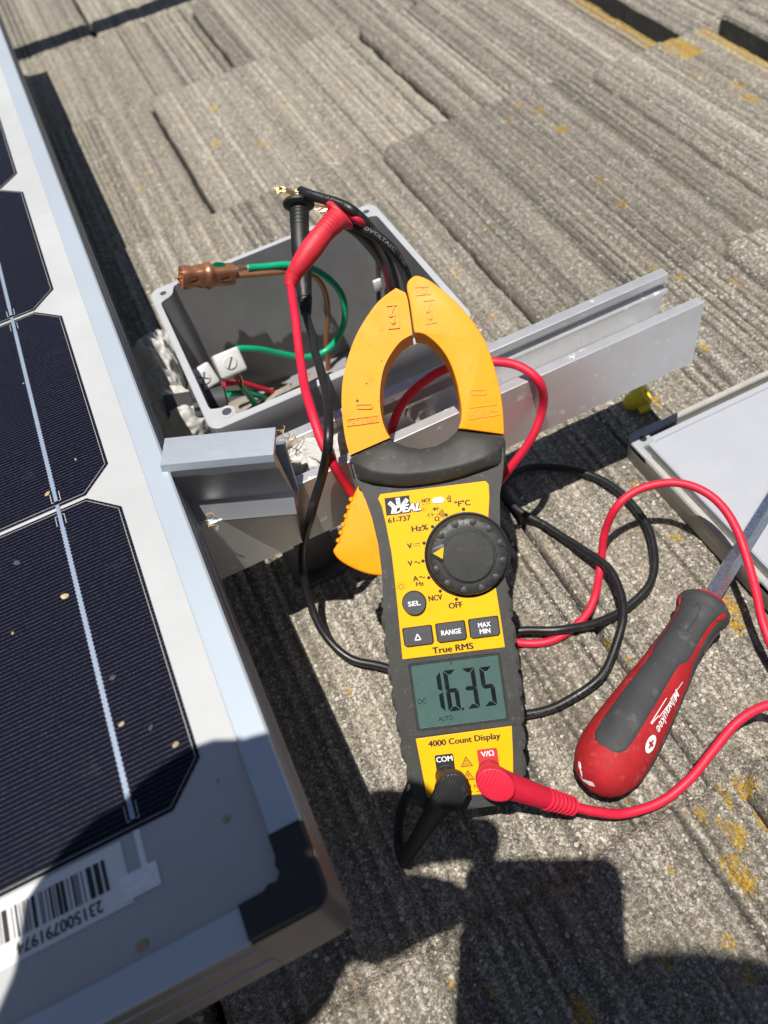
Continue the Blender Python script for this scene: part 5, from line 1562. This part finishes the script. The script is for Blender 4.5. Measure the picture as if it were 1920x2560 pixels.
# ------------------------------------------------------------------ screwdriver
s0, s1 = S(1476, 1975, .0170), S(1768, 1508, .0190)
sd = thing('screwdriver', 'red and black screwdriver with a hexagonal steel shank resting on the grey lid', 'screwdriver', (s0.x, s0.y, 0))
dx = (s1 - s0)
SL = dx.length + .0
dx.normalize()
sx_ = dx.cross(Vector((0, 0, 1))).normalized()
sz_ = sx_.cross(dx)
SM = Matrix(((sx_.x, sz_.x, dx.x, s0.x), (sx_.y, sz_.y, dx.y, s0.y), (sx_.z, sz_.z, dx.z, s0.z), (0, 0, 0, 1)))
SLm = SL * 1000
PROF = [(0, 0.5), (.012, 6.5), (.03, 10.5), (.06, 14.0), (.11, 16.8), (.17, 18.0), (.25, 18.0), (.36, 17.0), (.48, 15.4), (.60, 13.6), (.70, 12.1), (.78, 11.2), (.85, 11.1), (.90, 11.9), (.935, 13.8), (.955, 14.6), (.975, 14.2), (.99, 12.6), (1.0, 10.5)]
def prof_r(t):
    for (t0, r0), (t1, r1) in zip(PROF[:-1], PROF[1:]):
        if t <= t1:
            f = (t - t0) / (t1 - t0)
            return r0 + (r1 - r0) * f
    return PROF[-1][1]
def prof_s(t):
    return (prof_r(max(0, t - .012)) + 2 * prof_r(t) + prof_r(min(1, t + .012))) / 4 if t > .05 else prof_r(t)
TH0 = math.radians(98)                                # the middle grip looks up and a little left
def surf(t, th, off=0.0):
    """three-sided handle; th measured from the middle grip"""
    r = prof_s(t) * .98
    f = math.sin(PI * min(1, max(0, (t - .10) / .65))) if .10 < t < .75 else 0
    r *= 1 + .035 * f * math.cos(3 * th + PI) * -1
    r += off
    a = TH0 + th
    return SM @ Vector((r * math.cos(a) * .001, r * math.sin(a) * .001, t * SL))
mb = MB()
nt, na = 90, 72
vs, fs = [], []
for i in range(nt + 1):
    t = (i / nt)
    t = t * t * .35 + t * .65 if t < .3 else t
    t = (i / nt) ** 1.12
    for k in range(na): vs.append(surf(t, 2 * PI * k / na))
for i in range(nt):
    for k in range(na): fs.append([i * na + k, i * na + (k + 1) % na, (i + 1) * na + (k + 1) % na, (i + 1) * na + k])
fs += [list(range(na))[::-1], [nt * na + k for k in range(na)]]
handle = mb.add(vs, fs).build('handle', M['sred'], sd, angle=60)
def band(name, edges, material, parent, off, th_c, smooth=True):
    """inlay between half-width curves: edges = [(t, halfwidth)]"""
    mb = MB()
    ts = []
    for (t0, w0), (t1, w1) in zip(edges[:-1], edges[1:]):
        n = max(1, int((t1 - t0) / .018))
        for k in range(n): ts.append((lerp(t0, t1, k / n), lerp(w0, w1, k / n)))
    ts.append(edges[-1])
    m = 16
    vs, fs = [], []
    for t, hw in ts:
        for k in range(m + 1):
            th = th_c + hw * (2 * k / m - 1)
            edge = 0.0 if k in (0, m) else off
            vs.append(surf(t, th, edge if (t, hw) not in (ts[0], ts[-1]) else 0.0))
    for i in range(len(ts) - 1):
        for k in range(m): fs.append([i * (m + 1) + k, i * (m + 1) + k + 1, (i + 1) * (m + 1) + k + 1, (i + 1) * (m + 1) + k])
    return mb.add(vs, fs).build(name, material, parent, angle=60, fix=False)
GRIP = [(.135, .20), (.145, .38), (.17, .50), (.22, .53), (.55, .56), (.62, .60), (.665, .86), (.70, .90), (.88, .92), (.925, 1.0)]
for c in (0, 2 * PI / 3, -2 * PI / 3):
    g = band('rubber_inlay', GRIP, M['sblack'], handle, .45, c)
    mb = MB()
    U = [surf(t, c + th, .75) for t, th in ((.78, -.17), (.86, -.20), (.905, -.12), (.915, 0), (.905, .12), (.86, .20), (.78, .17))]
    mb.tube(spline(U, 5), .00055, 6)
    mb.build('grip_ridge', M['sblack'], g)
# rubber collar with red windows left open
mb = MB()
vs, fs = [], []
tt = [.918, .93, .945, .955, .965, .975, .985, .992]
for i, t in enumerate(tt):
    for k in range(na):
        th = 2 * PI * k / na
        vs.append(surf(t, th, .5 if 0 < i < len(tt) - 1 else -.1))
for i in range(len(tt) - 1):
    for k in range(na):
        fs.append([i * na + k, i * na + (k + 1) % na, (i + 1) * na + (k + 1) % na, (i + 1) * na + k])
mb.add(vs, fs).build('rubber_collar', M['sblack'], handle, angle=60)
for c in (PI / 3, -PI / 3, PI):
    band('red_window', [(.905, .05), (.915, .10), (.93, .12), (.945, .10), (.955, .03)], M['sred'], handle, .85, c)
# lettering on the red flats
def surf_text(string, t0, t1, th_c, hw, material, name, off=.35, bold=.012, shear=0.0, rev=False):
    mb = MB()
    vs, fs, (x0, y0, x1, y1) = glyphs(string, bold, shear)
    out = []
    for x, y in vs:
        u = (x - x0) / (x1 - x0)
        v = (y - y0) / (y1 - y0) - .5
        if rev: u, v = 1 - u, -v
        out.append(surf(lerp(t0, t1, u), th_c - v * 2 * hw, off))
    return mb.add(out, fs)
TL = -1.03                                            # the right-hand red flat seen by the camera
mb = surf_text('Milwaukee', .525, .325, TL - .03, .15, None, None, .4, .012, .25)
for pts in ([(.575, -.17), (.47, -.02), (.475, -.085), (.37, .06)], [(.375, .10), (.325, .17)], [(.46, .14), (.325, .20)]):
    for (t0, a0), (t1, a1) in zip(pts[:-1], pts[1:]):
        q = [surf(t0, TL + .12 + a0, .38), surf(t0, TL + .12 + a0 + .03, .38), surf(t1, TL + .12 + a1 + .03, .38), surf(t1, TL + .12 + a1, .38)]
        mb.add(q, [[0, 1, 2, 3]])
lg = mb.build('lettering', M['white'], handle, smooth=False, fix=False)
mb = MB()
def patch(mb, tc, thc, rt, rth, off, shape=None, n=28):
    pts = shape or [(math.cos(2 * PI * k / n), math.sin(2 * PI * k / n)) for k in range(n)]
    vs = [surf(tc + rt * a, thc + rth * b, off) for a, b in pts]
    mb.add(vs + [surf(tc, thc, off)], [[k, (k + 1) % len(pts), len(pts)] for k in range(len(pts))])
patch(mb, .262, TL, .040, .175, .40)
badge = mb.build('badge', M['white'], handle, smooth=False, fix=False)
mb = MB()
patch(mb, .262, TL, .020, .095, .55, [(1, .3), (.3, .3), (.3, 1), (-.3, 1), (-.3, .3), (-1, .3), (-1, -.3), (-.3, -.3), (-.3, -1), (.3, -1), (.3, -.3), (1, -.3)])
mb.build('cross_mark', M['sred'], badge, smooth=False, fix=False)
TR = 1.03
M['faint'] = mat('moulded_letters', (0.56, 0.06, 0.06), 0.45, 0, 0.1, 200)
mb = surf_text('NOT INSULATED', .33, .53, TR + .10, .05, None, None, .3, 0.0, 0, True)
mb.join(surf_text('WEAR SAFETY GOGGLES', .30, .56, TR - .03, .05, None, None, .3, 0.0, 0, True))
mb.build('moulded_lettering', M['faint'], handle, smooth=False, fix=False)
mb = MB()
q = []
patch(mb, .034, .75, .020, .10, .35, [(1, .4), (.3, 1), (-.8, .9), (-1, -.2), (-.6, -1), (.8, -.8)])
patch(mb, .0105, .30, .0050, .75, .35, [(1, 1), (-.4, .9), (-1, -.2), (-.2, -1), (.6, -.6)])
mb.build('torn_sticker', M['white'], handle, smooth=False, fix=False)
# neck and hexagonal shank, on to the lid and out of the picture
MB().lathe([(.0102, SL - .001), (.0100, SL + .0015), (.0075, SL + .0022)], 30, SM).build('handle_end', M['sred'], handle)
hexr = .0050
hp = [(hexr * math.cos(PI / 3 * k + .26), hexr * math.sin(PI / 3 * k + .26)) for k in range(6)]
MB().prism(hp, SL - .004, SL + .150, .0006, 2, True, m=SM).build('shank', M['chrome'], sd, angle=25)

MB().lathe([(.0046, SL + .1500), (.0040, SL + .1530), (.0026, SL + .1575), (.0012, SL + .1590)], 16, SM).build('driver_tip', M['darksteel'], sd, angle=30)

# ------------------------------------------------------------------ the photographer: phone and the hands that hold it, behind the lens
RX, UP, BK = CAM_X, -CAM_DOWN, -CAM_FWD
def PH(r, u, b): return CAM_POS + RX * r + UP * u + BK * b
pm = Matrix(((RX.x, UP.x, BK.x, CAM_POS.x), (RX.y, UP.y, BK.y, CAM_POS.y), (RX.z, UP.z, BK.z, CAM_POS.z), (0, 0, 0, 1)))
ph = thing('phone', 'black phone held level by both hands to take the photograph', 'phone', matrix=pm)
MB().prism(rrect(-.0486, -.125, .028, .026, .010), .006, .016, .002, 3, True).build('phone_body', M['phone'], ph, local=True)
MB().prism(rrect(-.046, -.122, .0255, .0235, .008), .0161, .0164).build('phone_screen', M['ink'], ph, local=True)
def skinned(name, chains, material, parent=None, levels=1):
    """one continuous skin grown over a skeleton: chains = [(key, point, radius, parent key)]"""
    me = bpy.data.meshes.new(name)
    ids, pts, edges, rads = {}, [], [], []
    for key, p, r, prev in chains:
        ids[key] = len(pts); pts.append(tuple(p)); rads.append(r)
        if prev is not None: edges.append((ids[prev], ids[key]))
    me.from_pydata(pts, edges, [])
    o = bpy.data.objects.new(name, me)
    COL.objects.link(o)
    mo = o.modifiers.new('skin', 'SKIN')
    mo.use_smooth_shade = True
    for i, sv in enumerate(me.skin_vertices[0].data):
        sv.radius = (rads[i], rads[i])
        sv.use_root = (i == 0)
    sb = o.modifiers.new('subdivision', 'SUBSURF')
    sb.levels = levels; sb.render_levels = levels
    me.materials.append(material)
    if parent: o.parent = parent
    MW[o.name] = Matrix.Identity(4)
    return o
sk = [('pelvis', (-.02, -.66, .16), .13, None), ('waist', (-.02, -.60, .34), .115, 'pelvis'), ('chest', (-.025, -.46, .54), .13, 'waist'), ('neck', (-.035, -.29, .64), .055, 'chest'),
      ('jaw', (-.034, -.190, .680), .066, 'neck'), ('brow', (-.034, -.160, .735), .080, 'jaw'), ('crown', (-.036, -.175, .790), .070, 'brow')]
for sx, n_ in ((-1, 'l'), (1, 'r')):
    sk += [('hip' + n_, (-.02 + sx * .10, -.63, .14), .085, 'pelvis'), ('knee' + n_, (-.02 + sx * .24, -.28, .07), .058, 'hip' + n_), ('ankle' + n_, (-.02 + sx * .18, -.64, .05), .038, 'knee' + n_), ('foot' + n_, (-.02 + sx * .18, -.78, .03), .032, 'ankle' + n_)]
def limb(n_, sx, elbow, wrist, palm, fingers, thumb, knuckle=.0115, heel=None):
    global sk
    sk += [('sh' + n_, (-.025 + sx * .17, -.45, .60), .055, 'chest'), ('el' + n_, elbow, .041, 'sh' + n_), ('wr' + n_, wrist, .027, 'el' + n_), ('pa' + n_, palm, .027, 'wr' + n_)]
    for i, f in enumerate(fingers):
        prev = 'pa' + n_
        for k, p in enumerate(f):
            key = f'f{n_}{i}{k}'
            sk.append((key, p, (knuckle, knuckle * .88, knuckle * .80)[min(k, 2)], prev)); prev = key
    prev = 'wr' + n_
    if heel:
        sk.append(('he' + n_, heel[0], heel[1], 'pa' + n_)); prev = 'he' + n_
    for k, p in enumerate(thumb):
        key = f't{n_}{k}'
        sk.append((key, p, (.0210, .0150, .0110)[min(k, 2)], prev)); prev = key
# left hand round the upper left corner of the phone, right hand under its lower right corner
limb('l', -1, (-.31, -.26, .44), (-.185, .000, .440), (-.122, .042, .440),
     [[(-.070, .058, .448), (-.036, .046, .447), (-.012, .033, .444)], [(-.084, .080, .440), (-.056, .074, .440), (-.030, .056, .438)], [(-.112, .082, .434), (-.084, .088, .434), (-.066, .076, .434)], [(-.142, .072, .432), (-.124, .082, .430), (-.106, .078, .430)]],
     [(-.076, .026, .446), (-.058, .022, .450), (-.040, .012, .448)], heel=((-.098, .038, .440), .031), knuckle=.0145)
limb('r', 1, (.33, -.36, .42), (.160, -.165, .390), (.100, -.125, .380),
     [[(.060, -.090, .385), (.034, -.080, .378), (.014, -.088, .368)], [(.052, -.104, .372), (.028, -.100, .364), (.008, -.108, .356)], [(.048, -.122, .360), (.024, -.122, .352), (.006, -.128, .346)], [(.055, -.142, .352), (.036, -.142, .344), (.020, -.146, .338)]],
     [(.105, -.125, .402), (.072, -.105, .410), (.045, -.088, .414)])
po = skinned('person', sk, M['skin'])
tag(po, 'person in a dark jacket kneeling on the roof, holding a phone in both hands', 'person')
by = {k: (p, r) for k, p, r, q in sk}
jk = [('waist', by['waist'][0], .135, None), ('chest', by['chest'][0], .15, 'waist'), ('collar', (-.032, -.34, .615), .072, 'chest')]
for n_ in 'lr':
    w_ = Vector(by['wr' + n_][0]); e_ = Vector(by['el' + n_][0])
    jk += [('s' + n_, by['sh' + n_][0], .070, 'chest'), ('e' + n_, by['el' + n_][0], .054, 's' + n_), ('c' + n_, tuple(e_.lerp(w_, .72)), .040, 'e' + n_)]
skinned('jacket', jk, M['shirt'], po)
tr = [('pelvis', by['pelvis'][0], .150, None), ('belt', (-.02, -.62, .27), .140, 'pelvis')]
for n_ in 'lr': tr += [('h' + n_, by['hip' + n_][0], .100, 'pelvis'), ('k' + n_, by['knee' + n_][0], .068, 'h' + n_), ('a' + n_, by['ankle' + n_][0], .050, 'k' + n_)]
skinned('trousers', tr, M['shirt'], po)
# cap of hair on the crown
M['hair'] = mat('dark_hair', (0.03, 0.02, 0.015), 0.7, 0, 0.3, 200, 0.5, 600)
MB().bm(blob((-.036, -.178, .785), .082, (1, 1.05, .75), 90, .06, 3, 3)).build('hair', M['hair'], po)
